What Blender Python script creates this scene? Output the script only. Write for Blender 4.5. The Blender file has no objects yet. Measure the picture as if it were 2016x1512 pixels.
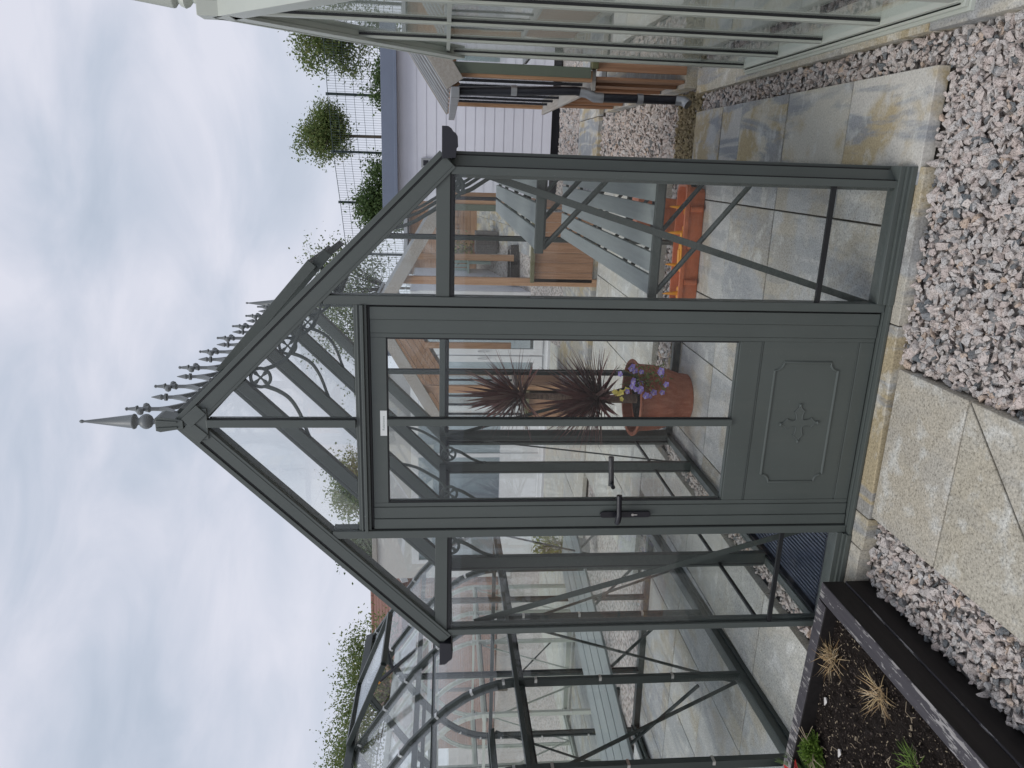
import bpy, bmesh, math, random
import numpy as np
from mathutils import Vector, Matrix
R = math.radians
random.seed(7)
rng = np.random.default_rng(11)
S = bpy.context.scene
COL = S.collection

# ------------------------------------------------------------------ materials
def newmat(name):
    m = bpy.data.materials.new(name); m.use_nodes = True
    nt = m.node_tree; nt.nodes.clear()
    return m, nt
def nd(nt, t, **k):
    n = nt.nodes.new(t)
    for a, b in k.items():
        if a in n.inputs: n.inputs[a].default_value = b
        else: setattr(n, a, b)
    return n
def ramp(nt, stops, fac=None, interp='LINEAR'):
    n = nt.nodes.new('ShaderNodeValToRGB'); cr = n.color_ramp; cr.interpolation = interp
    while len(cr.elements) > 1: cr.elements.remove(cr.elements[-1])
    for i, (p, c) in enumerate(stops):
        e = cr.elements[0] if i == 0 else cr.elements.new(p)
        e.position = p; e.color = (c[0], c[1], c[2], 1) if len(c) == 3 else c
    if fac is not None: nt.links.new(fac, n.inputs[0])
    return n
def mixc(nt, fac, a, b, mode='MIX'):
    n = nt.nodes.new('ShaderNodeMix'); n.data_type = 'RGBA'; n.blend_type = mode
    for sock, val in ((n.inputs[0], fac), (n.inputs[6], a), (n.inputs[7], b)):
        if hasattr(val, 'links'): nt.links.new(val, sock)
        elif isinstance(val, (int, float)): sock.default_value = val
        else: sock.default_value = (val[0], val[1], val[2], 1)
    return n.outputs[2]
def mth(nt, op, a, b=None, clamp=False):
    n = nt.nodes.new('ShaderNodeMath'); n.operation = op; n.use_clamp = clamp
    for i, v in enumerate((a, b)):
        if v is None: continue
        if hasattr(v, 'links'): nt.links.new(v, n.inputs[i])
        else: n.inputs[i].default_value = v
    return n.outputs[0]
def coords(nt, scale=(1, 1, 1), island=False):
    tc = nt.nodes.new('ShaderNodeTexCoord'); mp = nt.nodes.new('ShaderNodeMapping')
    mp.inputs['Scale'].default_value = scale
    nt.links.new(tc.outputs['Object'], mp.inputs['Vector'])
    out = mp.outputs[0]; isl = None
    if island:
        g = nt.nodes.new('ShaderNodeNewGeometry'); isl = g.outputs['Random Per Island']
        c = nt.nodes.new('ShaderNodeCombineXYZ')
        k = mth(nt, 'MULTIPLY', isl, 37.0)
        for i in range(3): nt.links.new(k, c.inputs[i])
        a = nt.nodes.new('ShaderNodeVectorMath'); a.operation = 'ADD'
        nt.links.new(out, a.inputs[0]); nt.links.new(c.outputs[0], a.inputs[1]); out = a.outputs[0]
    return out, isl
def noise(nt, vec, scale, detail=4, rough=.55, dist=0.0):
    n = nd(nt, 'ShaderNodeTexNoise', Scale=scale, Detail=detail, Roughness=rough, Distortion=dist)
    nt.links.new(vec, n.inputs['Vector']); return n.outputs['Fac']
def finish(nt, color, rough=.6, bump=None, bstr=.2, bdist=.002, metallic=0, spec=.5, roughsock=None):
    p = nd(nt, 'ShaderNodeBsdfPrincipled'); o = nd(nt, 'ShaderNodeOutputMaterial')
    if hasattr(color, 'links'): nt.links.new(color, p.inputs['Base Color'])
    else: p.inputs['Base Color'].default_value = (color[0], color[1], color[2], 1)
    p.inputs['Roughness'].default_value = rough; p.inputs['Metallic'].default_value = metallic
    p.inputs['Specular IOR Level'].default_value = spec
    if roughsock is not None: nt.links.new(roughsock, p.inputs['Roughness'])
    if bump is not None:
        b = nd(nt, 'ShaderNodeBump', Strength=bstr, Distance=bdist)
        nt.links.new(bump, b.inputs['Height']); nt.links.new(b.outputs[0], p.inputs['Normal'])
    nt.links.new(p.outputs[0], o.inputs[0]); return p

def mat_paint(name, c, rough=.42, var=.12, dirt=(.2, .19, .16), dirtamt=.10):
    m, nt = newmat(name); v, _ = coords(nt)
    n1 = noise(nt, v, 3.0, 5); n2 = noise(nt, v, 160, 2)
    dark = tuple(x * (1 - var) for x in c); lite = tuple(x * (1 + var) for x in c)
    base = ramp(nt, [(.3, dark), (.7, lite)], n1).outputs[0]
    spots = mth(nt, 'MULTIPLY', mth(nt, 'GREATER_THAN', n2, .72), dirtamt)
    col = mixc(nt, spots, base, (.45, .45, .42))
    st = noise(nt, coords(nt, (30, 30, 1.2))[0], 1.0, 4)
    col = mixc(nt, mth(nt, 'MULTIPLY', mth(nt, 'SUBTRACT', st, .55, True), dirtamt * 2.5), col, dirt)
    rs = ramp(nt, [(.3, (rough - .08,) * 3), (.7, (rough + .12,) * 3)], n1).outputs[0]
    finish(nt, col, rough, n2, .06, .0006, roughsock=rs); return m
def mat_plain(name, c, rough=.5, var=.15, scale=8, metallic=0, spec=.5, bump=.1):
    m, nt = newmat(name); v, _ = coords(nt)
    n1 = noise(nt, v, scale, 5)
    base = ramp(nt, [(.3, tuple(x * (1 - var) for x in c)), (.7, tuple(min(1, x * (1 + var)) for x in c))], n1).outputs[0]
    finish(nt, base, rough, noise(nt, v, scale * 12, 3), bump, .001, metallic, spec); return m
def mat_glass(name, tint=(.992, .998, .995), base=.028, k=.75):
    m, nt = newmat(name)
    lw = nd(nt, 'ShaderNodeLayerWeight', Blend=.5)
    f = mth(nt, 'ADD', mth(nt, 'MULTIPLY', mth(nt, 'POWER', lw.outputs['Facing'], 4.2), k), base, True)
    t = nd(nt, 'ShaderNodeBsdfTransparent'); t.inputs[0].default_value = (*tint, 1)
    g = nd(nt, 'ShaderNodeBsdfGlossy', Roughness=0.0); g.inputs[0].default_value = (.95, .97, .97, 1)
    v, _ = coords(nt)
    b = nd(nt, 'ShaderNodeBump', Strength=.035, Distance=.02)
    nt.links.new(noise(nt, v, 2.2, 1), b.inputs['Height']); nt.links.new(b.outputs[0], g.inputs['Normal'])
    mx = nd(nt, 'ShaderNodeMixShader'); o = nd(nt, 'ShaderNodeOutputMaterial')
    # thin film of dust and dried rain on the pane
    d = nd(nt, 'ShaderNodeBsdfDiffuse'); d.inputs[0].default_value = (.62, .64, .62, 1)
    st = noise(nt, coords(nt, (9, 9, 1.5))[0], 1.0, 5, .6)
    dust = mth(nt, 'MULTIPLY', mth(nt, 'SUBTRACT', st, .45, True), .035)
    m2 = nd(nt, 'ShaderNodeMixShader')
    nt.links.new(f, mx.inputs[0]); nt.links.new(t.outputs[0], mx.inputs[1]); nt.links.new(g.outputs[0], mx.inputs[2])
    nt.links.new(dust, m2.inputs[0]); nt.links.new(mx.outputs[0], m2.inputs[1]); nt.links.new(d.outputs[0], m2.inputs[2])
    nt.links.new(m2.outputs[0], o.inputs[0]); return m
def mat_wood(name, cols, axis, rough=.7, grey=None, fine=60, isl=True):
    m, nt = newmat(name)
    sc = [fine, fine, fine]; sc[axis] = fine * .035
    v, i = coords(nt, tuple(sc), isl)
    g = noise(nt, v, 1.0, 6, .65, .4)
    v2, _ = coords(nt, (2, 2, 2), isl)
    col = ramp(nt, [(.25, cols[0]), (.5, cols[1]), (.75, cols[2])], g).outputs[0]
    if isl:
        col = mixc(nt, mth(nt, 'MULTIPLY', i, .55), col, mixc(nt, 1.0, col, (.62, .6, .58), 'MULTIPLY'))
    if grey:
        col = mixc(nt, ramp(nt, [(.42, (0, 0, 0)), (.68, (1, 1, 1))], noise(nt, v2, 1.1, 5)).outputs[0], col, grey)
    finish(nt, col, rough, g, .35, .002); return m
def mat_slab(name, tones, stain=.6, grain=.5):
    m, nt = newmat(name)
    v, i = coords(nt, (1, 1, 1), True)
    big = noise(nt, v, 2.3, 4, .5, .6); mid = noise(nt, v, 9, 5, .6); fin = noise(nt, v, 130, 4, .72)
    streak = noise(nt, coords(nt, (7, 1.1, 1), True)[0], 1.0, 5, .55, .7)
    mixn = mth(nt, 'ADD', mth(nt, 'MULTIPLY', big, .72), mth(nt, 'MULTIPLY', mid, .28))
    base = ramp(nt, [(.0, tones[0]), (.3, tones[1]), (.55, tones[2]), (.8, tones[3]), (1, tones[0])], i).outputs[0]
    ochre = mixc(nt, ramp(nt, [(.485, (0, 0, 0)), (.555, (min(1, stain * 1.35),) * 3)], mixn).outputs[0], base, (.40, .315, .17))
    blue = mixc(nt, ramp(nt, [(.49, (0, 0, 0)), (.56, (min(1, stain * 1.3),) * 3)], streak).outputs[0], ochre, (.255, .275, .30))
    pale = mixc(nt, ramp(nt, [(.53, (0, 0, 0)), (.68, (.6,) * 3)], mid).outputs[0], blue, (.66, .67, .64))
    spk = ramp(nt, [(.33, (.42,) * 3), (.47, (.95,) * 3), (.55, (1.05,) * 3), (.68, (1.4,) * 3)], fin).outputs[0]
    pitv = nd(nt, 'ShaderNodeTexVoronoi', Scale=26.0); nt.links.new(v, pitv.inputs['Vector'])
    pit = mth(nt, 'LESS_THAN', pitv.outputs['Distance'], .055)
    col = mixc(nt, grain, pale, mixc(nt, 1.0, pale, spk, 'MULTIPLY'))
    col = mixc(nt, mth(nt, 'MULTIPLY', pit, .55), col, (.09, .085, .07))
    finish(nt, col, .88, fin, .5, .0025, spec=.25); return m

M = {}
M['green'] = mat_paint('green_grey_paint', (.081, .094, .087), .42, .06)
M['greenshade'] = mat_paint('green_grey_paint_shaded', (.056, .067, .062), .45, .06)  # same green paint, darkened: shade on the interior members put into the colour
M['dkgreen'] = mat_paint('dark_green_paint', (.036, .045, .041), .36, .10)
M['sage'] = mat_paint('sage_white_paint', (.47, .495, .435), .42, .04, dirtamt=.06)
M['finial'] = mat_paint('cast_finial_paint', (.165, .178, .18), .38, .05)
M['bench'] = mat_wood('painted_slat', ((.235, .262, .255), (.275, .305, .295), (.32, .35, .34)), 1, .55, fine=45, isl=False)
M['rubber'] = mat_plain('black_rubber', (.012, .013, .014), .55, .2)
M['black'] = mat_plain('black_plastic', (.014, .015, .021), .38, .15)
M['handle'] = mat_plain('black_powder_coat', (.011, .011, .015), .34, .15)
M['steel'] = mat_plain('bright_clip_steel', (.62, .62, .60), .28, .1, metallic=1)
M['zinc'] = mat_plain('grey_zinc', (.33, .34, .35), .45, .12, metallic=.6)
M['white'] = mat_plain('white_plastic', (.72, .73, .74), .35, .04, bump=.03)
M['label'] = mat_plain('label_white', (.74, .76, .74), .4, .02, bump=.01)
M['ink'] = mat_plain('label_ink', (.22, .27, .24), .5, .05)
M['glass'] = mat_glass('pane_glass', base=.022)
M['glass2'] = mat_glass('greenish_pane_glass', (.986, .994, .990), .020, .8)
M['terra'] = None
M['yellow'] = mat_plain('orange_yellow_plastic', (.78, .33, .025), .38, .12)
M['navy'] = mat_plain('navy_tray_plastic', (.075, .09, .125), .30, .2, 30)
M['clad'] = mat_plain('grey_cladding', (.68, .69, .755), .5, .04, 2)
M['fascia'] = mat_plain('blue_grey_fascia', (.16, .19, .255), .45, .06, 2)
M['fence'] = mat_plain('dark_green_wire', (.035, .055, .055), .5, .1)
M['render'] = mat_plain('pebbledash', (.56, .55, .525), .95, .16, 90, bump=.6)
M['rooftile'] = mat_plain('red_brown_tile', (.20, .10, .075), .8, .25, 10, bump=.3)
M['brick'] = None
M['cedx'] = mat_wood('cedar_x', ((.25, .125, .06), (.39, .215, .115), (.50, .31, .19)), 0, .62)
M['cedy'] = mat_wood('cedar_y', ((.25, .125, .06), (.39, .215, .115), (.50, .31, .19)), 1, .62)
M['cedz'] = mat_wood('cedar_z', ((.20, .10, .052), (.32, .172, .095), (.42, .25, .155)), 2, .66)
M['cedpost'] = mat_wood('cedar_post', ((.28, .145, .07), (.42, .24, .13), (.52, .33, .21)), 2, .62)
M['ceddado'] = mat_wood('cedar_panel', ((.15, .072, .033), (.25, .128, .062), (.34, .19, .10)), 0, .6, fine=40)
M['greywood'] = mat_wood('weathered_board', ((.24, .215, .19), (.36, .33, .29), (.46, .43, .39)), 1, .8, (.33, .32, .30))
M['algae'] = mat_wood('algae_stained_board', ((.06, .062, .032), (.14, .125, .07), (.24, .2, .12)), 0, .8, (.11, .115, .05))
M['olive'] = mat_paint('olive_capping', (.105, .125, .092), .45, .05)
M['slab'] = mat_slab('paving_slab', ((.50, .485, .43), (.54, .52, .47), (.45, .46, .455), (.55, .51, .41)))
M['slabin'] = mat_slab('indoor_slab', ((.47, .475, .46), (.53, .53, .51), (.40, .41, .41), (.52, .515, .48)), .30, .8)
M['pathslab'] = mat_slab('washed_slab', ((.44, .405, .335), (.455, .42, .35), (.43, .40, .33), (.45, .415, .34)), .10, 1.0)
M['slabplain'] = mat_slab('plain_slab', ((.46, .46, .42), (.50, .49, .44), (.44, .445, .42), (.48, .475, .43)), .14, .9)
M['kerb'] = mat_slab('kerb_concrete', ((.45, .42, .345), (.47, .44, .37), (.44, .41, .34), (.46, .425, .345)), .5, .8)

def mk_terra():
    m, nt = newmat('terracotta'); v, _ = coords(nt)
    n = noise(nt, v, 5, 5); f = noise(nt, coords(nt, (40, 40, 9))[0], 1.0, 5, .7)
    c = ramp(nt, [(.3, (.24, .072, .038)), (.5, (.33, .108, .058)), (.7, (.42, .16, .095))], f).outputs[0]
    c = mixc(nt, ramp(nt, [(.52, (0, 0, 0)), (.7, (.35,) * 3)], n).outputs[0], c, (.46, .24, .16))
    finish(nt, c, .78, f, .25, .002); return m
M['terra'] = mk_terra()
M['terraplastic'] = mat_plain('terracotta_plastic', (.50, .145, .062), .45, .15, 12)
def mk_brick():
    m, nt = newmat('brickwork'); v, _ = coords(nt)
    b = nd(nt, 'ShaderNodeTexBrick', Scale=4.2)
    b.inputs['Color1'].default_value = (.30, .15, .10, 1); b.inputs['Color2'].default_value = (.22, .11, .08, 1); b.inputs['Mortar'].default_value = (.36, .33, .29, 1)
    mp = nd(nt, 'ShaderNodeMapping'); mp.inputs['Rotation'].default_value = (R(90), 0, 0)
    nt.links.new(v, mp.inputs[0]); nt.links.new(mp.outputs[0], b.inputs['Vector'])
    finish(nt, b.outputs['Color'], .9, b.outputs['Fac'], .2); return m
M['brick'] = mk_brick()
def mk_stone():
    m, nt = newmat('granite_chipping'); v, i = coords(nt, (1, 1, 1), True)
    c = ramp(nt, [(0, (.47, .405, .375)), (.14, (.55, .475, .435)), (.28, (.53, .50, .475)), (.42, (.60, .535, .49)), (.56, (.48, .465, .45)), (.68, (.56, .47, .42)), (.78, (.55, .53, .51)), (.86, (.42, .41, .40)), (.875, (.14, .155, .165)), (.955, (.20, .205, .205)), (.96, (.52, .40, .31)), (1, (.56, .46, .38))], i).outputs[0]
    vo = nd(nt, 'ShaderNodeTexVoronoi', Scale=330.0); nt.links.new(v, vo.inputs['Vector'])
    sp = ramp(nt, [(0, (.22,) * 3), (.16, (.36,) * 3), (.27, (.95,) * 3), (.75, (1.05,) * 3), (.84, (1.3,) * 3)], vo.outputs['Color'], 'CONSTANT').outputs[0]
    n = noise(nt, v, 60, 4)
    c = mixc(nt, .8, c, mixc(nt, 1.0, c, sp, 'MULTIPLY'))
    c = mixc(nt, ramp(nt, [(.5, (0, 0, 0)), (.72, (.35,) * 3)], n).outputs[0], c, (.5, .44, .40))
    finish(nt, c, .85, n, .5, .003, spec=.3); return m
M['stone'] = mk_stone()
def mk_ystone():
    m, nt = newmat('algae_chipping'); v, i = coords(nt, (1, 1, 1), True)
    c = ramp(nt, [(0, (.30, .25, .16)), (.3, (.38, .31, .20)), (.6, (.33, .28, .20)), (.85, (.25, .21, .11)), (1, (.36, .30, .22))], i).outputs[0]
    n = noise(nt, v, 120, 4); c = mixc(nt, n, c, (.22, .18, .10))
    finish(nt, c, .9, n, .4, .003, spec=.2); return m
M['ystone'] = mk_ystone()
def mk_ground():
    m, nt = newmat('gravelly_ground'); v, _ = coords(nt)
    vo = nd(nt, 'ShaderNodeTexVoronoi', Scale=30.0); nt.links.new(v, vo.inputs['Vector'])
    c = ramp(nt, [(0, (.44, .38, .35)), (.4, (.58, .52, .48)), (.7, (.50, .48, .46)), (1, (.62, .55, .50))], vo.outputs['Color']).outputs[0]
    ed = ramp(nt, [(.25, (1,) * 3), (.8, (.4,) * 3)], vo.outputs['Distance']).outputs[0]
    c = mixc(nt, 1.0, c, ed, 'MULTIPLY')
    finish(nt, c, .95, vo.outputs['Distance'], -.6, .02, spec=.2); return m
M['ground'] = mk_ground()
def mk_soil():
    m, nt = newmat('dark_compost'); v, _ = coords(nt)
    n = noise(nt, v, 45, 6, .75); f = noise(nt, v, 240, 3, .7)
    c = ramp(nt, [(.3, (.008, .0065, .006)), (.55, (.022, .016, .013)), (.75, (.05, .037, .03))], f).outputs[0]
    finish(nt, c, .95, n, 1.0, .02, spec=.2); return m
M['soil'] = mk_soil()
def mk_sleeper():
    m, nt = newmat('dark_stained_sleeper')
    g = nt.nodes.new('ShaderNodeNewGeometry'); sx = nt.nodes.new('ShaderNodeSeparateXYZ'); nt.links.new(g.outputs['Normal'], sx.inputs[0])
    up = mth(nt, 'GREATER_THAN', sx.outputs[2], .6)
    tc = nt.nodes.new('ShaderNodeTexCoord')
    def nz(sc, s, d=5, r=.6):
        mp = nt.nodes.new('ShaderNodeMapping'); mp.inputs['Scale'].default_value = sc
        nt.links.new(tc.outputs['Object'], mp.inputs[0]); return noise(nt, mp.outputs[0], s, d, r, .3)
    flake = nz((75, 13, 60), 1.0, 6, .68); patch = nz((3, 2.2, 3), 1.0, 3)
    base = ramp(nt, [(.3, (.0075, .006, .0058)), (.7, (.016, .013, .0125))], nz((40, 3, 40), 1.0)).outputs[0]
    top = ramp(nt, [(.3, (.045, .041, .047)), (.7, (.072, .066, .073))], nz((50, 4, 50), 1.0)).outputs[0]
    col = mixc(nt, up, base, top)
    th = mth(nt, 'SUBTRACT', mth(nt, 'ADD', flake, mth(nt, 'MULTIPLY', patch, .75)), .93)
    fm = mth(nt, 'MULTIPLY', mth(nt, 'GREATER_THAN', th, 0.0), up)
    bare = ramp(nt, [(.3, (.20, .19, .18)), (.7, (.38, .36, .35))], nz((60, 5, 60), 1.3)).outputs[0]
    col = mixc(nt, fm, col, bare)
    fl2 = mth(nt, 'MULTIPLY', mth(nt, 'GREATER_THAN', nz((16, 5, 45), 1.0, 5, .7), .74), mth(nt, 'SUBTRACT', 1.0, up))
    col = mixc(nt, mth(nt, 'MULTIPLY', fl2, .55), col, (.22, .17, .12))
    finish(nt, col, .62, flake, .35, .002, spec=.35); return m
M['sleeper'] = mk_sleeper()
def mat_leaf(name, cols, rough=.55, trans=.25):
    m, nt = newmat(name)
    g = nt.nodes.new('ShaderNodeNewGeometry')
    k = len(cols) - 1
    c = ramp(nt, [(i / k, cc) for i, cc in enumerate(cols)], g.outputs['Random Per Island']).outputs[0]
    p = nd(nt, 'ShaderNodeBsdfPrincipled', Roughness=rough); nt.links.new(c, p.inputs['Base Color'])
    p.inputs['Specular IOR Level'].default_value = .3
    t = nd(nt, 'ShaderNodeBsdfTranslucent'); nt.links.new(c, t.inputs[0])
    mx = nd(nt, 'ShaderNodeMixShader'); mx.inputs[0].default_value = trans
    o = nd(nt, 'ShaderNodeOutputMaterial')
    nt.links.new(p.outputs[0], mx.inputs[1]); nt.links.new(t.outputs[0], mx.inputs[2]); nt.links.new(mx.outputs[0], o.inputs[0]); return m
M['leafmid'] = mat_leaf('mid_leaf', ((.10, .155, .05), (.145, .205, .062), (.20, .235, .08), (.115, .17, .055), (.24, .25, .095)), .55, .4)
M['leafdark'] = mat_leaf('dark_leaf', ((.055, .095, .032), (.085, .135, .045), (.115, .17, .055), (.065, .11, .04)), .55, .3)
M['leafpale'] = mat_leaf('pale_leaf', ((.11, .16, .06), (.16, .21, .09), (.20, .23, .11), (.13, .18, .075)))
M['leafyel'] = mat_leaf('yellow_leaf', ((.17, .20, .03), (.26, .27, .045), (.12, .17, .03), (.32, .32, .08)))
M['maroon'] = mat_leaf('maroon_leaf', ((.075, .028, .028), (.12, .043, .040), (.19, .085, .075), (.085, .032, .032), (.26, .17, .14)), .45, .12)
M['straw'] = mat_leaf('straw', ((.40, .28, .13), (.55, .42, .24), (.33, .21, .10), (.62, .52, .36)), .7, .15)
M['heather'] = mat_leaf('heather_leaf', ((.09, .17, .02), (.14, .24, .03), (.07, .13, .02), (.20, .30, .05)), .6, .2)
M['red'] = mat_leaf('red_leaf', ((.42, .02, .018), (.55, .035, .025), (.30, .015, .015)), .4, .2)
M['purple'] = mat_leaf('viola_petal', ((.27, .21, .55), (.36, .29, .66), (.20, .13, .44), (.50, .45, .74)), .6, .3)
M['lemon'] = mat_leaf('lemon_petal', ((.80, .66, .10), (.85, .75, .25)), .6, .3)
M['bark'] = mat_wood('bark', ((.05, .04, .032), (.10, .08, .062), (.17, .14, .11)), 2, .9, fine=25)
M['palmtrunk'] = mat_wood('cordyline_trunk', ((.12, .08, .06), (.26, .18, .13), (.38, .28, .21)), 0, .9, fine=55, isl=False)
M['twig'] = mat_plain('pale_twig', (.36, .29, .20), .8, .2)
M['pebble'] = mat_plain('white_pebble', (.58, .55, .52), .8, .12, 60)
M['wicker'] = mat_wood('grey_wicker', ((.06, .055, .055), (.11, .10, .10), (.17, .16, .155)), 0, .7, fine=70)
M['mint'] = mat_paint('mint_paint', (.36, .46, .40), .5, .05)
M['dkglass'] = mat_glass('grey_green_window_glass', (.80, .85, .84), .04, .8)  # dark grey-green tint of the window glass itself

# ------------------------------------------------------------------ mesh helper
V3 = lambda *a: Vector(a if len(a) > 1 else a[0])
class MB:
    def __init__(s): s.v = []; s.f = []; s.m = []
    def add(s, vs, fs, mi=0):
        o = len(s.v); s.v += [tuple(x) for x in vs]
        for f in fs: s.f.append([i + o for i in f]); s.m.append(mi)
        return s
    def box(s, x0, x1, y0, y1, z0, z1, mi=0):
        v = [(x, y, z) for x in (x0, x1) for y in (y0, y1) for z in (z0, z1)]
        return s.add(v, [(0, 1, 3, 2), (4, 6, 7, 5), (0, 4, 5, 1), (2, 3, 7, 6), (0, 2, 6, 4), (1, 5, 7, 3)], mi)
    def bar(s, p, q, w, h, up=(0, 0, 1), mi=0, ow=0., oh=0.):
        p, q, up = Vector(p), Vector(q), Vector(up)
        t = (q - p).normalized(); a = t.cross(up).normalized(); b = a.cross(t).normalized()
        v = []
        for e in (p, q):
            for i, j in ((-1, -1), (1, -1), (1, 1), (-1, 1)):
                v.append(e + a * (ow + i * w / 2) + b * (oh + j * h / 2))
        return s.add(v, [(3, 2, 1, 0), (4, 5, 6, 7), (0, 1, 5, 4), (1, 2, 6, 5), (2, 3, 7, 6), (3, 0, 4, 7)], mi)
    def tube(s, pts, r, n=8, mi=0, closed=False, caps=True, flat=1.0, up=None):
        pts = [Vector(p) for p in pts]; k = len(pts); rr = r if isinstance(r, (list, tuple)) else [r] * k
        o = []; prev = None
        for i, p in enumerate(pts):
            if closed: t = pts[(i + 1) % k] - pts[i - 1]
            else: t = pts[min(i + 1, k - 1)] - pts[max(i - 1, 0)]
            t.normalize()
            u = Vector(up) if up else (prev if prev is not None else (Vector((0, 0, 1)) if abs(t.z) < .9 else Vector((1, 0, 0))))
            a = u - t * u.dot(t)
            if a.length < 1e-6: a = Vector((1, 0, 0)) - t * t.x
            a.normalize(); prev = a; b = t.cross(a)
            o.append([p + (a * math.cos(2 * math.pi * j / n) * flat + b * math.sin(2 * math.pi * j / n)) * rr[i] for j in range(n)])
        vs = [x for ring in o for x in ring]; fs = []
        for i in range(k if closed else k - 1):
            i2 = (i + 1) % k
            for j in range(n): fs.append((i * n + j, i * n + (j + 1) % n, i2 * n + (j + 1) % n, i2 * n + j))
        if caps and not closed: fs += [tuple(range(n - 1, -1, -1)), tuple(range((k - 1) * n, k * n))]
        return s.add(vs, fs, mi)
    def lathe(s, prof, c=(0, 0, 0), n=24, mi=0):
        vs = []; fs = []
        for r, z in prof:
            for j in range(n):
                a = 2 * math.pi * j / n; vs.append((c[0] + r * math.cos(a), c[1] + r * math.sin(a), c[2] + z))
        for i in range(len(prof) - 1):
            for j in range(n): fs.append((i * n + j, i * n + (j + 1) % n, (i + 1) * n + (j + 1) % n, (i + 1) * n + j))
        fs += [tuple(range(n - 1, -1, -1)), tuple(range((len(prof) - 1) * n, len(prof) * n))]
        return s.add(vs, fs, mi)
    def prism(s, poly, f0, f1, mi=0):
        n = len(poly); vs = [f0(*p) for p in poly] + [f1(*p) for p in poly]
        fs = [tuple(range(n - 1, -1, -1)), tuple(range(n, 2 * n))] + [(i, (i + 1) % n, n + (i + 1) % n, n + i) for i in range(n)]
        return s.add(vs, fs, mi)
    def build(s, name, mats, parent=None, smooth=False, bevel=0, recalc=True, loc=None):
        me = bpy.data.meshes.new(name); me.from_pydata(s.v, [], s.f)
        if not isinstance(mats, (list, tuple)): mats = [mats]
        for m in mats: me.materials.append(m)
        me.polygons.foreach_set('material_index', s.m)
        if recalc and len(s.f) < 60000:
            bm = bmesh.new(); bm.from_mesh(me); bmesh.ops.recalc_face_normals(bm, faces=bm.faces); bm.to_mesh(me); bm.free()
        if smooth:
            me.polygons.foreach_set('use_smooth', [True] * len(me.polygons))
            try: me.set_sharp_from_angle(angle=R(38))
            except Exception: pass
        o = bpy.data.objects.new(name, me); COL.objects.link(o)
        if parent is not None: o.parent = parent
        if loc is not None: o.location = loc
        if bevel:
            b = o.modifiers.new('bevel', 'BEVEL'); b.width = bevel; b.segments = 2; b.limit_method = 'ANGLE'; b.angle_limit = R(40)
        return o
def tag(o, label=None, cat=None, group=None, kind=None):
    if label: o['label'] = label
    if cat: o['category'] = cat
    if group: o['group'] = group
    if kind: o['kind'] = kind
    return o
def thing(name, label, cat, loc=(0, 0, 0), rz=0, group=None):
    o = bpy.data.objects.new(name, None); o.empty_display_size = .1; COL.objects.link(o)
    o.location = loc; o.rotation_euler = (0, 0, rz); return tag(o, label, cat, group)
def copy_tree(o, parent=None):
    c = o.copy(); COL.objects.link(c); c.parent = parent
    for ch in list(o.children): copy_tree(ch, c)
    return c
def pane(parent, corners, nrm, mat=None, th=.004, name='glass_pane'):
    """a pane with real thickness from its corner points"""
    n = Vector(nrm).normalized() * th / 2; k = len(corners)
    vs = [Vector(c) - n for c in corners] + [Vector(c) + n for c in corners]
    fs = [tuple(range(k - 1, -1, -1)), tuple(range(k, 2 * k))] + [(i, (i + 1) % k, k + (i + 1) % k, k + i) for i in range(k)]
    m = MB(); m.add(vs, fs); return m.build(name, mat or M['glass'], parent)
def gbar(p, q, n, parent, name='glazing_bar', w=.027, mats=None, depth=.048, inner=.020, gask=True, gth=.007):
    """glazing bar: outer cap, black seal, inner web; n points outwards"""
    m = MB(); n = Vector(n).normalized()
    m.bar(p, q, w, .011, n, 0, oh=.0055)
    if gask: m.bar(p, q, w + .007, gth, n, 1, oh=-.0002 - gth / 2)
    m.bar(p, q, inner, depth - gth, n, 0, oh=-.0006 - gth - (depth - gth) / 2)
    return m.build(name, mats or [M['green'], M['rubber']], parent, bevel=.0015)

# ================================================================== ground
def grid_sheet(name, x0, x1, y0, y1, z, mat):
    m = MB(); m.add([(x0, y0, z), (x1, y0, z), (x1, y1, z), (x0, y1, z)], [(0, 1, 2, 3)]); return m.build(name, mat)
tag(grid_sheet('ground', -140, 140, -60, 220, -.075, M['ground']), kind='structure')

pv = MB()
def slabs(mb, xs, ys, z=0.0, th=.05, gap=.004, mi=0):
    for i in range(len(xs) - 1):
        for j in range(len(ys) - 1):
            dz = random.uniform(-.0022, .0022)
            mb.box(xs[i] + gap, xs[i + 1] - gap, ys[j] + gap, ys[j + 1] - gap, z - th, z + dz, mi)
    mb.box(xs[0] + .01, xs[-1] - .01, ys[0] + .01, ys[-1] - .01, z - th - .03, z - .012, 3)
M['joint'] = mat_plain('dark_joint', (.055, .05, .04), .95, .3, 30)
PM = [M['slab'], M['slabin'], M['kerb'], M['joint'], M['slabplain']]
slabs(pv, (.93, 1.345), (-.045, .52, 1.13, 1.735, 2.05, 2.56))
slabs(pv, (-.97, -.84, -.235, .17, .775, .93), (.0, .52, 1.13, 1.735, 2.36, 2.56), mi=1)
slabs(pv, (-1.72, -1.19), (-.75, -.03, .64, 1.26, 1.86, 2.47, 3.1), mi=4)
slabs(pv, (-4.1, -3.45, -2.85, -2.25, -1.725), (-.9, .05, .66, 1.27, 1.87, 2.58), mi=1)
slabs(pv, (-2.6, -2.0, -1.4, -.8, -.2, .4, .95), (3.1, 3.7, 4.3, 4.9, 5.5), mi=4)
slabs(pv, (-6.8, -5.6, -4.4, -3.2, -2, -.8, .3), (5.55, 6.2, 6.85, 7.5, 8.15, 8.8), mi=4)
slabs(pv, (.35, 1.5, 2.4), (5.95, 7.2))
slabs(pv, (-9, -7.2, -5.4, -4.2), (-1, .6, 2.2, 3.8, 5.4), mi=1)
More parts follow.
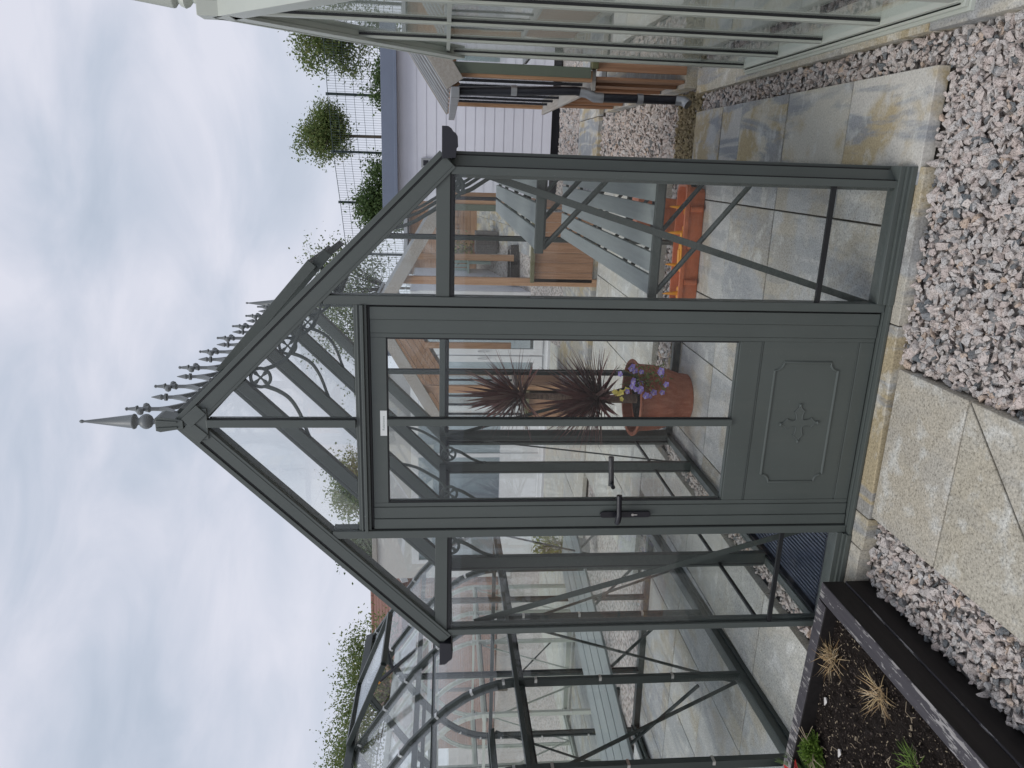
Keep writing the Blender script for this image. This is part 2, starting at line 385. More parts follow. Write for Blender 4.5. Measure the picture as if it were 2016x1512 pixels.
pv.build('paving', PM, bevel=.003)['kind'] = 'structure'

kb = MB()
for a, b, ya, yb in ((-1.035, -.52, -.105, -.10), (-.516, -.375, -.112, -.118), (-.371, .415, -.118, -.078), (.419, 1.0, -.079, -.066)):
    kb.add([(a, ya, -.07), (b, yb, -.07), (b, .02, -.07), (a, .02, -.07), (a, ya, -.004), (b, yb, -.004), (b, .02, -.004), (a, .02, -.004)],
           [(3, 2, 1, 0), (4, 5, 6, 7), (0, 1, 5, 4), (1, 2, 6, 5), (2, 3, 7, 6), (3, 0, 4, 7)], 0)
kb.box(-1.035, -.976, .024, 2.6, -.07, -.003)
for a, b in ((-1.6, -.55), (-.546, .05), (.055, .66), (.665, 1.27), (1.275, 1.88), (1.885, 2.6)):
    kb.box(1.462, 1.62, a, b, -.07, .004 + random.uniform(-.003, .003))
kb.build('kerb', M['kerb'], bevel=.004)['kind'] = 'structure'

pa = MB()
pa.box(-.358, .262, -.512, -.122, -.075, -.012)
pa.add([(x, y, z) for z in (-.075, -.012) for x, y in ((-.358, -.518), (.255, -.518), (-.358, -1.16))], [(2, 1, 0), (3, 4, 5), (0, 1, 4, 3), (1, 2, 5, 4), (2, 0, 3, 5)])
pa.add([(x, y, z) for z in (-.075, -.012) for x, y in ((.262, -.523), (.262, -1.9), (-.358, -1.9), (-.358, -1.171))], [(3, 2, 1, 0), (4, 5, 6, 7), (0, 1, 5, 4), (1, 2, 6, 5), (2, 3, 7, 6), (3, 0, 4, 7)])
pa.box(-.35, .255, -1.88, -.13, -.085, -.024, 1)
pa.build('path', [M['pathslab'], M['joint']], bevel=.004)['kind'] = 'structure'

# ---- gravel: crushed granite chippings as one object each region kind
def rock_variants(n=22, pts=12):
    out = []
    for k in range(n):
        bm = bmesh.new(); ex, ez = random.uniform(.95, 1.45), random.uniform(.58, .95)
        for _ in range(pts):
            d = Vector((random.gauss(0, 1), random.gauss(0, 1), random.gauss(0, 1))).normalized() * random.uniform(.75, 1.05)
            bm.verts.new((d.x * ex, d.y, d.z * ez))
        r = bmesh.ops.convex_hull(bm, input=bm.verts)
        dead = [e for e in r['geom_interior'] + r['geom_unused'] if isinstance(e, bmesh.types.BMVert)]
        bmesh.ops.delete(bm, geom=list(set(dead)), context='VERTS')
        bmesh.ops.triangulate(bm, faces=bm.faces); bm.verts.index_update()
        out.append((np.array([v.co[:] for v in bm.verts]), np.array([[v.index for v in f.verts] for f in bm.faces]))); bm.free()
    return out
ROCKS = rock_variants()
def stones(name, regions, mat, size=.0182, label=None):
    P = []
    for (x0, x1, y0, y1, z, sp, keep) in regions:
        for layer in range(3):
            nx, ny = max(1, int((x1 - x0) / sp)), max(1, int((y1 - y0) / sp))
            gx, gy = np.meshgrid((np.arange(nx) + .5) / nx, (np.arange(ny) + .5) / ny)
            px = x0 + (x1 - x0) * gx.ravel() + rng.uniform(-.5, .5, nx * ny) * sp
            py = y0 + (y1 - y0) * gy.ravel() + rng.uniform(-.5, .5, nx * ny) * sp
            pz = np.full(nx * ny, z - (.016, .006, -.001)[layer]) + rng.uniform(-.006, .006, nx * ny)
            sel = (px > x0 + .006) & (px < x1 - .006) & (py > y0 + .006) & (py < y1 - .006)
            if layer == 2: sel &= rng.random(nx * ny) < .55
            if keep is not None: sel &= keep(px, py)
            P.append(np.stack([px, py, pz, np.full(nx * ny, sp / .027)], 1)[sel])
    P = np.concatenate(P); N = len(P)
    V = []; F = []; off = 0
    pick = rng.integers(0, len(ROCKS), N)
    for k, (rv, rf) in enumerate(ROCKS):
        idx = np.where(pick == k)[0]; n = len(idx)
        if not n: continue
        q = rng.normal(size=(n, 4)); q /= np.linalg.norm(q, axis=1)[:, None]; w, x, y, z = q.T
        Rm = np.stack([np.stack([1 - 2 * (y * y + z * z), 2 * (x * y - z * w), 2 * (x * z + y * w)], 1), np.stack([2 * (x * y + z * w), 1 - 2 * (x * x + z * z), 2 * (y * z - x * w)], 1), np.stack([2 * (x * z - y * w), 2 * (y * z + x * w), 1 - 2 * (x * x + y * y)], 1)], 1)
        sc = size * np.exp(rng.normal(0, .27, n))[:, None] * P[idx, 3][:, None] * rng.uniform(.62, 1.12, (n, 3))
        vv = rv[None] * sc[:, None, :]; vv = np.einsum('nij,nkj->nki', Rm, vv); vv[:, :, 2] *= .8; vv += P[idx, None, :3]
        ff = rf[None] + (off + np.arange(n)[:, None, None] * len(rv))
        V.append(vv.reshape(-1, 3)); F.append(ff.reshape(-1, 3)); off += n * len(rv)
    V = np.concatenate(V).astype(np.float32); F = np.concatenate(F).astype(np.int32)
    me = bpy.data.meshes.new(name); me.vertices.add(len(V)); me.vertices.foreach_set('co', V.ravel())
    me.loops.add(F.size); me.loops.foreach_set('vertex_index', F.ravel())
    me.polygons.add(len(F)); me.polygons.foreach_set('loop_start', np.arange(0, F.size, 3, dtype=np.int32))
    me.polygons.foreach_set('use_smooth', np.zeros(len(F), dtype=bool)); me.update(); me.validate(); me.materials.append(mat)
    o = bpy.data.objects.new(name, me); COL.objects.link(o)
    return tag(o, label, 'gravel', kind='stuff')
stones('gravel', [
    (.262, 1.462, -2.0, -.045, -.041, .027, lambda x, y: (y < -.080 + (x - .4) * .02) | (x > 1.0)),
    (-.656, -.358, -1.4, -.118, -.042, .026, None),
    (1.345, 1.462, -.07, 2.56, -.038, .026, None),
    (-1.19, -1.035, -.35, 2.6, -.040, .028, None),
    (.96, 1.50, 3.1, 5.95, -.045, .034, None),
    (-2.4, .96, 2.75, 3.1, -.045, .036, None),
    (.35, 2.3, 7.2, 9.2, -.045, .045, None),
    (-1.6, -1.0, 3.0, 3.1, -.045, .036, None),
], M['stone'], label='pinkish grey crushed granite gravel round the greenhouses')
stones('gravel', [(.96, 1.49, 2.56, 3.12, -.042, .030, None), (-1.0, .96, 2.56, 2.75, -.045, .034, None)], M['ystone'], label='yellow stained gravel behind the greenhouse end')

# ================================================================== the green greenhouse with the closed door
GL = 2.417
house = thing('greenhouse', 'grey-green metal greenhouse with panelled door, spiked ridge cresting and ball finials', 'greenhouse')
G, GI = [M['green'], M['rubber']], [M['greenshade'], M['rubber']]
AP, EX, EZ = 2.689, .975, 1.722          # apex and eaves of the roof line
SL = (AP - EZ) / EX
rz = lambda x: AP - SL * abs(x)
# sills
for s, nm in ((1, 'sill'), (-1, 'sill')):
    m = MB(); a, b = sorted((s * .488, s * 1.0))
    m.box(a, b, -.034, .055, 0, .019); m.box(a, b, -.022, .055, .0195, .030); m.box(a, b, -.010, .055, .0305, .050); m.box(a, b, -.0165, .0, .021, .0295, 1)
    m.build(nm, G, house, bevel=.0012)
    m = MB(); a, b = sorted((s * .955, s * 1.0)); m.box(a, b, .056, GL + .02, 0, .022); a, b = sorted((s * .945, s * .988)); m.box(a, b, .056, GL, .0225, .05)
    m.build('sill', G, house, bevel=.0012)
m = MB(); m.box(-1, 1, GL - .02, GL + .03, 0, .05); m.build('sill', G, house, bevel=.0012)
m = MB(); m.box(-.4875, .4875, -.03, .055, 0, .012); m.box(-.4875, .4875, -.006, .05, .0125, .017); m.build('threshold', G, house, bevel=.0012)
# corner posts
for s in (1, -1):
    for y, d in ((0, 1), (GL, -1)):
        m = MB()
        f = lambda pts, z0=.05, z1=1.688, mi=0: m.prism([(s * a, y + d * b) for a, b in pts], lambda a, b: (a, b, z0), lambda a, b: (a, b, z1), mi)
        f(((.921, -.004), (.947, -.004), (.947, .010), (.921, .010)), .030)
        f(((.925, .0105), (.951, .0105), (.951, .016), (.925, .016)), mi=1)
        f(((.951, .0165), (.986, .052), (.97, .068), (.93, .022)))
        f(((.93, .0225), (.968, .068), (.94, .068), (.91, .04), (.91, .0165), (.925, .0165)))
        f(((.978, .0685), (.990, .0685), (.990, .076), (.978, .076)), mi=1)
        f(((.983, .0765), (1.0, .0765), (1.0, .100), (.983, .100)), .024)
        m.build('corner_post', G, house, bevel=.0012)
# front and rear glazing bars, door posts
for x in (.472, -.472):
    m = MB(); zt = rz(.47) - .078
    m.box(x - .016, x + .016, -.006, .008, .012, zt); m.box(x - .012, x + .012, .0085, .014, .012, zt, 1); m.box(x - .016, x + .016, .0145, .06, .012, zt)
    m.build('door_post', G, house, bevel=.0012)
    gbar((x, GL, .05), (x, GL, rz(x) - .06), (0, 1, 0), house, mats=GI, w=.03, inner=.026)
gbar((0, -.006, 2.042), (0, -.006, AP - .10), (0, -1, 0), house, w=.030)
gbar((0, GL, .05), (0, GL, AP - .07), (0, 1, 0), house, mats=GI)
# eaves rails on the gables
for y, d in ((0, 1), (GL, -1)):
    for s in (1, -1):
        m = MB(); a, b = sorted((s * (.4885), s * .955))
        if d < 0: a, b = sorted((0, s * .955))
        m.box(a, b, min(y, y + d * .03), max(y, y + d * .03), 1.692, 1.741); m.box(a, b, min(y + d * .004, y + d * .05), max(y + d * .004, y + d * .05), 1.674, 1.6915, 1); m.box(a, b, min(y + d * .031, y + d * .06), max(y + d * .031, y + d * .06), 1.70, 1.74)
        m.build('eaves_rail', G, house, bevel=.0012)
# rafters of the two gables
for y, d in ((0, 1), (GL, -1)):
    for s in (1, -1):
        m = MB(); p, q = Vector((0, y, AP)), Vector((s * EX, y, EZ)); t = (q - p).normalized(); out = Vector((s * .7, 0, .71))
        out = (out - t * out.dot(t)).normalized()
        e = q + t * .012
        p = p + t * .006
        m.bar(p, e, .026, .018, out, 0, oh=.0125)                       # roof edge capping (along y) above the seal
        m.bar(p, e, .016, .007, out, 1, oh=-.0002)
        m.bar(p, e, .018, .052, out, 0, oh=-.0305)                      # cap face
        m.bar(p, e, .022, .0035, out, 0, oh=-.0440)
        m.bar(p + Vector((0, d * .035, 0)), e + Vector((0, d * .035, 0)), .050, .05, out, 0, oh=-.033)
        m.build('rafter', G, house, bevel=.0012)
# apex plate, ridge, ridge end caps
for y, d in ((0, -1), (GL, 1)):
    m = MB()
    ya, yb = sorted((y + d * .010, y + d * .016)); k = SL
    pl = [(-.06, AP - .105), (.06, AP - .105), (.06, AP - .07 - .02), (.0, AP - .012), (-.06, AP - .09)]
    m.prism(pl, lambda a, b: (a, ya, b), lambda a, b: (a, yb, b))
    for s in (1, -1):
        m.bar((s * .004, y + d * (.0188 + s * .0006), AP - .030), (s * .058, y + d * (.0188 + s * .0006), AP - .030 - .058 * SL), .005, .046, (0, 0, 1))
    pl = [(-.016, AP - .02), (.016, AP - .02), (.030, 2.752), (.025, 2.768), (-.025, 2.768), (-.030, 2.752)]
    ya, yb = sorted((y + d * .024, y - d * .05)); m.prism(pl, lambda a, b: (a, ya, b), lambda a, b: (a, yb, b))
    for a in (-.010, .010): m.bar((a, y + d * .026, AP), (a * 1.5, y + d * .026, 2.764), .006, .006, (0, 1, 0))
    m.build('ridge_cap', [M['green']], house, bevel=.0015)
m = MB(); pl = [(-.03, AP - .01), (.03, AP - .01), (.04, AP + .012), (.012, AP + .035), (-.012, AP + .035), (-.04, AP + .012)]
m.prism(pl, lambda a, b: (a, .055, b), lambda a, b: (a, GL - .055, b)); m.box(-.017, .017, .055, GL - .055, AP - .075, AP - .0105); m.build('ridge', [M['green']], house, bevel=.0015)
# finials
fp = [(.014, 2.768), (.016, 2.774), (.010, 2.780), (.010, 2.786), (.013, 2.789), (.022, 2.795), (.0275, 2.804), (.029, 2.812), (.0275, 2.820), (.021, 2.830), (.014, 2.835), (.013, 2.840), (.018, 2.847), (.028, 2.852), (.0295, 2.856), (.026, 2.86), (.004, 3.030), (.0045, 3.034), (.0065, 3.038), (.0065, 3.044), (.003, 3.049), (.0005, 3.05)]
for y in (.012, GL - .012):
    m = MB(); m.lathe(fp, (0, y, 0), 20); m.build('finial', M['finial'], house, smooth=True)
# ridge cresting: alternating crosses and spears joined by arches
m = MB(); m.box(-.006, .006, .06, GL - .06, 2.7245, 2.738)
def crest_spear(y, zt, cross):
    zb = 2.738
    m.tube([(0, y - .055, zb), (0, y - .03, zb + .022), (0, y - .010, zb + .045), (0, y, zb + .075)], [0.0104, 0.0104, 0.0104, 0.0088], 6, flat=1)
    m.tube([(0, y + .055, zb), (0, y + .03, zb + .022), (0, y + .010, zb + .045), (0, y, zb + .075)], [0.0104, 0.0104, 0.0104, 0.0088], 6)
    if cross:
        zc = zt - .068
        m.tube([(0, y, zb + .06), (0, y, zc - .03), (0, y, zc - .022), (0, y, zc), (0, y, zc + .018), (0, y, zc + .022), (0, y, zc + .032), (0, y, zt - .008), (0, y, zt - .002)], [0.0088, 0.0081, 0.0147, 0.0081, 0.0081, 0.0147, 0.0088, 0.0051, 0.0059], 8)
        m.tube([(0, y, zt - .007), (0, y, zt)], [0.0081, 0.0029], 8)
        m.tube([(0, y - .042, zc), (0, y - .034, zc), (0, y - .026, zc), (0, y, zc), (0, y + .026, zc), (0, y + .034, zc), (0, y + .042, zc)], [0.0051, 0.0147, 0.0081, 0.0081, 0.0081, 0.0147, 0.0051], 8)
    else:
        m.tube([(0, y, zb + .06), (0, y, zt - .065), (0, y, zt - .062), (0, y, zt - .054), (0, y, zt - .05), (0, y, zt - .04), (0, y, zt)], [0.0088, 0.0074, 0.0161, 0.0161, 0.0074, 0.0125, 0.0015], 8)
for k in range(8):
    y0 = .157 + .303 * k
    crest_spear(y0, 2.945, True)
    if k < 7: crest_spear(y0 + .152, 2.902, False)
m.build('cresting', M['finial'], house, smooth=True)
# side walls, side roof slopes
YB = [0, .604, 1.208, 1.812, GL]
for s in (1, -1):
    for y in YB[1:-1]:
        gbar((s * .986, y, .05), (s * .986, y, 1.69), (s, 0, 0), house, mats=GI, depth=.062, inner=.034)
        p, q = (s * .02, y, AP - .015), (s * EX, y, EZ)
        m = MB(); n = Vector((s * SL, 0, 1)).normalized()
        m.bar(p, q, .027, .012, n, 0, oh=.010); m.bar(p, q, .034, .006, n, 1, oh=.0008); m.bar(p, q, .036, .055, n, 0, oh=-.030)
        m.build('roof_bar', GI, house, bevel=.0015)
    a, b = sorted((s * .925, s * .985)); m = MB(); m.box(a, b, .10, GL - .10, 1.692, 1.735); m.build('eaves_beam', GI, house, bevel=.0015)
    # gutter with moulded end
    prof = [(.972, 1.722), (1.079, 1.722), (1.079, 1.701), (1.072, 1.690), (1.062, 1.683), (1.056, 1.674), (1.046, 1.668), (1.012, 1.666), (1.008, 1.671), (.976, 1.673)]
    m = MB(); m.prism([(s * a, b) for a, b in prof], lambda a, b: (a, -.022, b), lambda a, b: (a, GL + .03, b)); m.build('gutter', M['black'], house, bevel=.0015)
    for i in range(4):
        y0, y1 = YB[i] + .02, YB[i + 1] - .02
        if i == 0: y0 = .09
        if i == 3: y1 = GL - .09
        for z0, z1 in ((.05, .288), (.294, 1.69)):
            pane(house, [(s * .978, y0, z0), (s * .978, y1, z0), (s * .978, y1, z1), (s * .978, y0, z1)], (1, 0, 0))
        m = MB(); a, b = sorted((s * .972, s * .984)); m.box(a, b, y0, y1, .2835, .2985); m.build('glass_seal', M['rubber'], house)
        zs = (.0, EX) if not (s == 1 and i == 1) else (.52, EX)
        n = Vector((s * SL, 0, 1)).normalized()
        pane(house, [Vector((s * xx, yy, rz(xx))) - n * .004 for xx, yy in ((zs[0] + .02, y0), (zs[0] + .02, y1), (zs[1], y1), (zs[1], y0))], n)
# front and rear glass
for y, d in ((.006, 1), (GL - .006, -1)):
    for s in (1, -1):
        xa, xb = .49, .922
        if d > 0 or True:
            for z0, z1 in ((.05, .286), (.292, 1.68)):
                pane(house, [(s * xa, y, z0), (s * xb, y, z0), (s * xb, y, z1), (s * xa, y, z1)], (0, 1, 0))
            m = MB(); a, b = sorted((s * xa, s * xb)); m.box(a, b, y - .006, y + .006, .2775, .2955); m.build('glass_seal', M['rubber'], house)
        pane(house, [(s * xa, y, 1.742), (s * .90, y, 1.742), (s * xa, y, rz(xa) - .08)], (0, 1, 0))
        zt = 2.045 if d > 0 else .05
        pane(house, [(s * .018, y, zt), (s * .455, y, zt), (s * .455, y, rz(.455) - .075), (s * .018, y, rz(.018) - .09)], (0, 1, 0))
# wind braces
m = MB(); n = (0, -1, 0)
for s in (1, -1):
    m = MB(); m.bar((s * .925, .056, 1.575), (s * .472, .066, .03), .026, .005, n); m.build('wind_brace', M['greenshade'], house, bevel=.001)
m = MB(); m.bar((-.94, GL - .06, 1.66), (-.48, GL - .065, .06), .024, .005, n); m.build('wind_brace', M['greenshade'], house, bevel=.001)
m = MB(); m.bar((-.945, GL - .08, 1.67), (-.945, 1.83, .06), .018, .005, (1, 0, 0)); m.build('wind_brace', M['greenshade'], house, bevel=.001)
m = MB(); m.bar((.945, .62, .08), (.945, .08, 1.6), .02, .005, (1, 0, 0)); m.build('wind_brace', M['greenshade'], house, bevel=.001)
# quatrefoil spandrel brackets
def crv(P, n=5):
    out = []; Q = [P[0]] + list(P) + [P[-1]]
    for i in range(1, len(Q) - 2):
        for j in range(n):
            t = j / n; a, b, c, d = Q[i - 1], Q[i], Q[i + 1], Q[i + 2]
            out.append(tuple(.5 * (2 * b[k] + (c[k] - a[k]) * t + (2 * a[k] - 5 * b[k] + 4 * c[k] - d[k]) * t * t + (3 * b[k] - a[k] - 3 * c[k] + d[k]) * t ** 3) for k in (0, 1)))
    return out + [tuple(P[-1])]
def ring_bracket(cx, cz, y, leg1, leg2, r=.044):
    m = MB(); th = .011
    def flat(pts, w, closed=False): m.tube([(a, y, b) for a, b in pts], w, 6, closed=closed, flat=.55, up=(0, 1, 0))
    flat([(cx + r * math.cos(t * math.pi / 12), cz + r * math.sin(t * math.pi / 12)) for t in range(24)], .0085, True)
    for k in range(4):
        t = math.pi / 4 + k * math.pi / 2; c, s_ = math.cos(t), math.sin(t)
        m.tube([(cx + c * q, y, cz + s_ * q) for q in (.0, .012, .022, .030, r)], [.006, .005, .008, .011, .004], 6, flat=.55, up=(0, 1, 0))
    for leg in (leg1, leg2):
        leg = crv(leg); k = len(leg); flat(leg, [.011 - .003 * (i / (k - 1)) for i in range(k)])
        e = leg[-1]; m.lathe([(.001, -.012), (.012, -.006), (.012, .006), (.001, .012)], (e[0], y, e[1]), 8)
    m.build('spandrel_bracket', M['greenshade'], house, smooth=True)
for y in YB[1:-1]:
    f = lambda s: [(s * .046, 2.512), (s * .075, 2.475), (s * .11, 2.42), (s * .16, 2.36), (s * .23, 2.315), (s * .31, 2.305)]
    f = lambda s: [(s * .040, 2.515), (s * .062, 2.46), (s * .10, 2.41), (s * .17, 2.37), (s * .26, 2.34), (s * .325, 2.315)]
    ring_bracket(0, 2.535, y, f(1), f(-1))
    for s in (1, -1):
        ring_bracket(s * .862, 1.675, y, [(s * .835, 1.64), (s * .85, 1.60), (s * .875, 1.56), (s * .90, 1.52), (s * .918, 1.475), (s * .925, 1.44)], [(s * .82, 1.70), (s * .78, 1.73), (s * .74, 1.79), (s * .70, 1.86), (s * .68, 1.93), (s * .675, 1.965)])
# roof vent on the right slope, propped open, with its opener
ang = math.atan2(SL, 1) - R(4.2)
vt = Vector((math.cos(ang), 0, -math.sin(ang))); vn = Vector((math.sin(ang), 0, math.cos(ang)))
H0 = Vector((.022, 0, AP + .022)); VL = .655
vent = MB(); y0, y1 = .612, 1.200
for y in (y0, y1): vent.bar(H0 + Vector((0, y, 0)), H0 + vt * VL + Vector((0, y, 0)), .02, .045, vn)
for a in (.012, VL - .012): vent.bar(H0 + vt * a + Vector((0, y0 + .01, 0)), H0 + vt * a + Vector((0, y1 - .01, 0)), .024, .04, vn)
vent = vent.build('roof_vent', M['green'], house, bevel=.0015)
c = [H0 + vt * a + Vector((0, y, 0)) for a, y in ((.02, y0 + .01), (.02, y1 - .01), (VL - .02, y1 - .01), (VL - .02, y0 + .01))]
pane(vent, c, vn)
m = MB(); e = H0 + vt * (VL - .02) - vn * .02
m.bar(e + Vector((0, y0 + .02, 0)), e + vt * .10 + Vector((0, y0 + .02, 0)), .03, .042, vn); m.bar(e + vt * .075 + Vector((0, y0 + .036, 0)), e + vt * .075 + Vector((0, y1 - .02, 0)), .012, .03, vn)
m.build('drip_flashing', M['greenshade'], vent, bevel=.001)
m = MB(); yc = .9; q = Vector((.50, yc, rz(.5) - .05))
m.bar((.36, yc, rz(.36) - .09), q, .03, .02, (0, 1, 0)); m.tube([(.30, yc, rz(.3) - .16), (.47, yc, rz(.47) - .06)], .016, 10)
for dy in (-.02, .02): m.bar((.20, yc + dy, rz(.2) - .03), (.36, yc + dy, rz(.36) - .13), .006, .022, (0, 1, 0)); m.bar((.33, yc + dy, rz(.33) - .14), H0 + vt * .6 + Vector((0, yc + dy, -.02)), .006, .02, (0, 1, 0))
m.tube([(.33, yc - .03, rz(.33) - .14), (.33, yc + .03, rz(.33) - .14)], .01, 8); m.bar((.30, .62, rz(.30) - .05), (.30, 1.19, rz(.30) - .05), .03, .02, (0, 0, 1))
m.build('vent_opener', M['greenshade'], vent, bevel=.001)
# ---- door
door = bpy.data.objects.new('door', None); COL.objects.link(door); door.parent = house
m = MB()
for s in (1, -1):   # door frame: head and jamb liners in the opening
    a, b = sorted((s * .4515, s * .4555)); m.box(a, b, .004, .06, .0175, 1.991, 1)
m.box(-.4555, .4555, .000, .06, 1.993, 2.004); m.box(-.4555, .4555, -.016, .03, 2.0045, 2.016); m.box(-.4555, .4555, .0, .06, 2.0165, 2.041); m.box(-.4555, .4555, -.005, .0, 2.024, 2.030); m.box(-.451, .451, .012, .05, 1.9835, 1.9925, 1)
m.build('door_head', G, door, bevel=.0012)
DF = .006
m = MB()
for s, seg in ((1, ((.448, .4015), (.4005, .3495), (.3485, .332))), (-1, ((.460 - .010, .4075), (.4065, .3585), (.3575, .340)))):
    for k, (b, a) in enumerate(seg):
        aa, bb = sorted((s * a, s * b)); m.box(aa, bb, DF - (.004 if k == 0 else (.0 if k == 1 else -.003)), .05, .022, 1.982)
m.build('door_stile', G, door, bevel=.0012)
m = MB(); m.box(-.3395, .3315, DF + .003, .05, 1.925, 1.982); m.build('door_rail', G, door, bevel=.0012)
m = MB(); m.box(-.3395, .3315, DF + .003, .05, .480, .5655)
m.box(-.3395, .3315, DF + .0095, .018, .5655, .572, 0)
m.box(-.3395, .3315, DF + .006, .045, .4712, .4788); m.build('door_rail', G, door, bevel=.0012)
m = MB(); m.box(-.3395, .3315, DF + .003, .05, .022, .0790); m.box(-.3395, .3315, DF + .006, .045, .0802, .0868)
m.build('door_rail', G, door, bevel=.0012)
m = MB(); m.box(-.3395, .3315, DF + .005, .04, .088, .470)
pts = []; X0, X1, Z0, Z1, rr = -.260, .250, .152, .412, .034
for cx, cz, a0 in ((X1, Z1, 180), (X1, Z0, 90), (X0, Z0, 0), (X0, Z1, 270)):
    seq = [(cx + rr * math.cos(R(a0 + 90 - k * 15)), cz + rr * math.sin(R(a0 + 90 - k * 15))) for k in range(7)]
    pts += seq
cen = lambda P: (sum(p[0] for p in P) / len(P), sum(p[1] for p in P) / len(P))
def notch(cx, cz, sx, sz):      # quarter-circle notch centred on the corner, sx, sz point inwards
    return [(cx + sx * rr * math.cos(R(t)), cz + sz * rr * math.sin(R(t))) for t in (90, 75, 60, 45, 30, 15, 0)]
pts = notch(X0, Z0, 1, 1) + notch(X1, Z0, -1, 1)[::-1] + notch(X1, Z1, -1, -1) + notch(X0, Z1, 1, -1)[::-1]
m.tube([(a, DF + .005, b) for a, b in pts], .0055, 8, closed=True, up=(0, 1, 0))
m.build('kick_panel', G, door, smooth=True)
m = MB(); cxx, czz = -.004, .283
def crossarm(t):
    P = [(.0, .006), (.018, .012), (.032, .0125), (.046, .0165), (.050, .022), (.053, .017), (.060, .010), (.066, .0045), (.072, .004), (.074, 0)]
    P = P + [(a, -b) for a, b in P[::-1][1:]]
    c_, s_ = math.cos(t), math.sin(t)
    return [(cxx + a * c_ - b * s_, czz + a * s_ + b * c_) for a, b in P]
full = []
for k in range(4):
    A = crossarm(k * math.pi / 2 + R(3)); full += A[1:-1][::-1]
    c_, s_ = math.cos(k * math.pi / 2 + R(3)), math.sin(k * math.pi / 2 + R(3))
    m.lathe([(.001, -.007), (.006, -.005), (.008, 0), (.006, .004), (.001, .006)], (cxx + .077 * c_, DF + .003, czz + .077 * s_), 10)
m.prism(full, lambda a, b: (a, DF + .0055, b), lambda a, b: (a, DF + .0015, b)); m.tube([(a, DF + .0025, b) for a, b in full], .0024, 6, closed=True, up=(0, 1, 0))
m.build('cross_emblem', M['green'], door, smooth=True)
m = MB(); m.box(-.0135, .0135, -.002, .012, .566, 1.924); m.box(-.018, .018, .0125, .018, .573, 1.924, 1); m.box(-.010, .010, .0225, .045, .573, 1.924); m.build('glazing_bar', G, door, bevel=.0012)
for a, b in ((-.338, -.011), (.011, .33)): pane(door, [(a, .0205, .566), (b, .0205, .566), (b, .0205, 1.926), (a, .0205, 1.926)], (0, 1, 0))
m = MB()
for x in (-.3365, .3285): m.box(x - .003, x + .003, .012, .0185, .573, 1.924, 0)
m.box(-.333, .325, .012, .0185, 1.9195, 1.9245); m.build('glass_seal', M['rubber'], door)
hd = MB(); cx = -.395
prof = [(cx + .0125 * math.cos(R(t)), .877 + .0125 * math.sin(R(t))) for t in range(180, 361, 20)] + [(cx + .0125 * math.cos(R(t)), 1.062 + .0125 * math.sin(R(t))) for t in range(0, 181, 20)]
hd.prism([(a - cx, b) for a, b in [(p[0], p[1]) for p in prof]], lambda a, b: (cx + a * 1.06, DF - .004, b), lambda a, b: (cx + a, DF - .013, b))
hd = hd.build('door_handle', M['handle'], door, smooth=True, bevel=.001)
m = MB(); z = 1.006
m.tube([(cx, DF - .012, z), (cx, DF - .030, z), (cx, DF - .045, z)], [.010, .009, .009], 12)
m.tube([(cx - .022, DF - .041, z + .004), (cx - .012, DF - .047, z + .002), (cx + .02, DF - .051, z - .0005), (cx + .06, DF - .052, z + .003), (cx + .104, DF - .050, z + .005)], [.0105, .0125, .0115, .0105, .0115], 12, flat=1.0)
m.build('lever', M['handle'], hd, smooth=True)
m = MB(); m.lathe([(.0055, -.004), (.0058, .0), (.0055, .004)], (0, 0, 0), 14); m.v = [(cx + a, DF - .0135 + c_ * .3, .940 + b) for a, b, c_ in m.v]; m.box(cx - .0024, cx + .0024, DF - .0146, DF - .0126, .921, .937); m.build('key_cylinder', M['steel'], hd)
m = MB(); m.tube([(-.30, .052, 1.014), (-.30, .085, 1.014)], .009, 10); m.tube([(-.31, .09, 1.014), (-.27, .098, 1.014), (-.185, .10, 1.020)], [.0125, .0115, .0115], 12); m.build('lever', M['handle'], hd, smooth=True)
m = MB(); m.box(-.0553, .0462, DF + .0005, DF + .0025, 1.9262, 1.9515); lab = m.build('name_label', M['label'], door)
cu = bpy.data.curves.new('txt', 'FONT'); cu.body = 'Robinsons'; cu.size = .0125; cu.align_x = 'CENTER'; cu.align_y = 'CENTER'; cu.extrude = .0002; cu.space_character = 1.12
to = bpy.data.objects.new('txt', cu); COL.objects.link(to)
bpy.context.view_layer.update()
tm = bpy.data.meshes.new_from_object(to.evaluated_get(bpy.context.evaluated_depsgraph_get())); bpy.data.objects.remove(to)
tm.transform(Matrix.Translation((-.0045, DF + .0002, 1.9388)) @ Matrix.Rotation(R(90), 4, 'X')); tm.materials.clear(); tm.materials.append(M['ink'])
lo = bpy.data.objects.new('lettering', tm); COL.objects.link(lo); lo.parent = lab

# ---- staging inside the green greenhouse
def staging(name, label, x0, x1, y0, y1, z, n, group=None, mat=None, strut=.36):
    t = thing(name, label, 'shelf' if 'shelf' in name else 'bench', (0, 0, 0))
    w = (x1 - x0) / n
    for k in range(n):
        m = MB(); m.box(x0 + k * w + .006, x0 + (k + 1) * w - .008, y0 + .012, y1, z - .016, z); m.build('slat', mat or M['bench'], t, bevel=.002)
    m = MB(); m.box(x0 - .004, x1, y0 - .006, y0 + .011, z - .028, z + .006); m.build('end_trim', M['greenshade'], t, bevel=.003)
    ys = [y for y in (y0 + .02, .604, 1.208, 1.812, y1 - .02) if y0 <= y <= y1]
    for y in ys:
        m = MB(); m.bar((x0 + .01, y, z - .026), (x1, y, z - .026), .022, .018, (0, 0, 1)); m.tube([(x0 + .015, y + .002, z - .03), (x1 + .0, y + .002, z - strut * 1.02)], .0105, 8)
        m.build('bracket', M['greenshade'], t)
    return t
staging('potting_bench', 'wide grey slatted bench fixed waist high along the inside right wall', .488, .925, .075, 2.36, .926, 5)
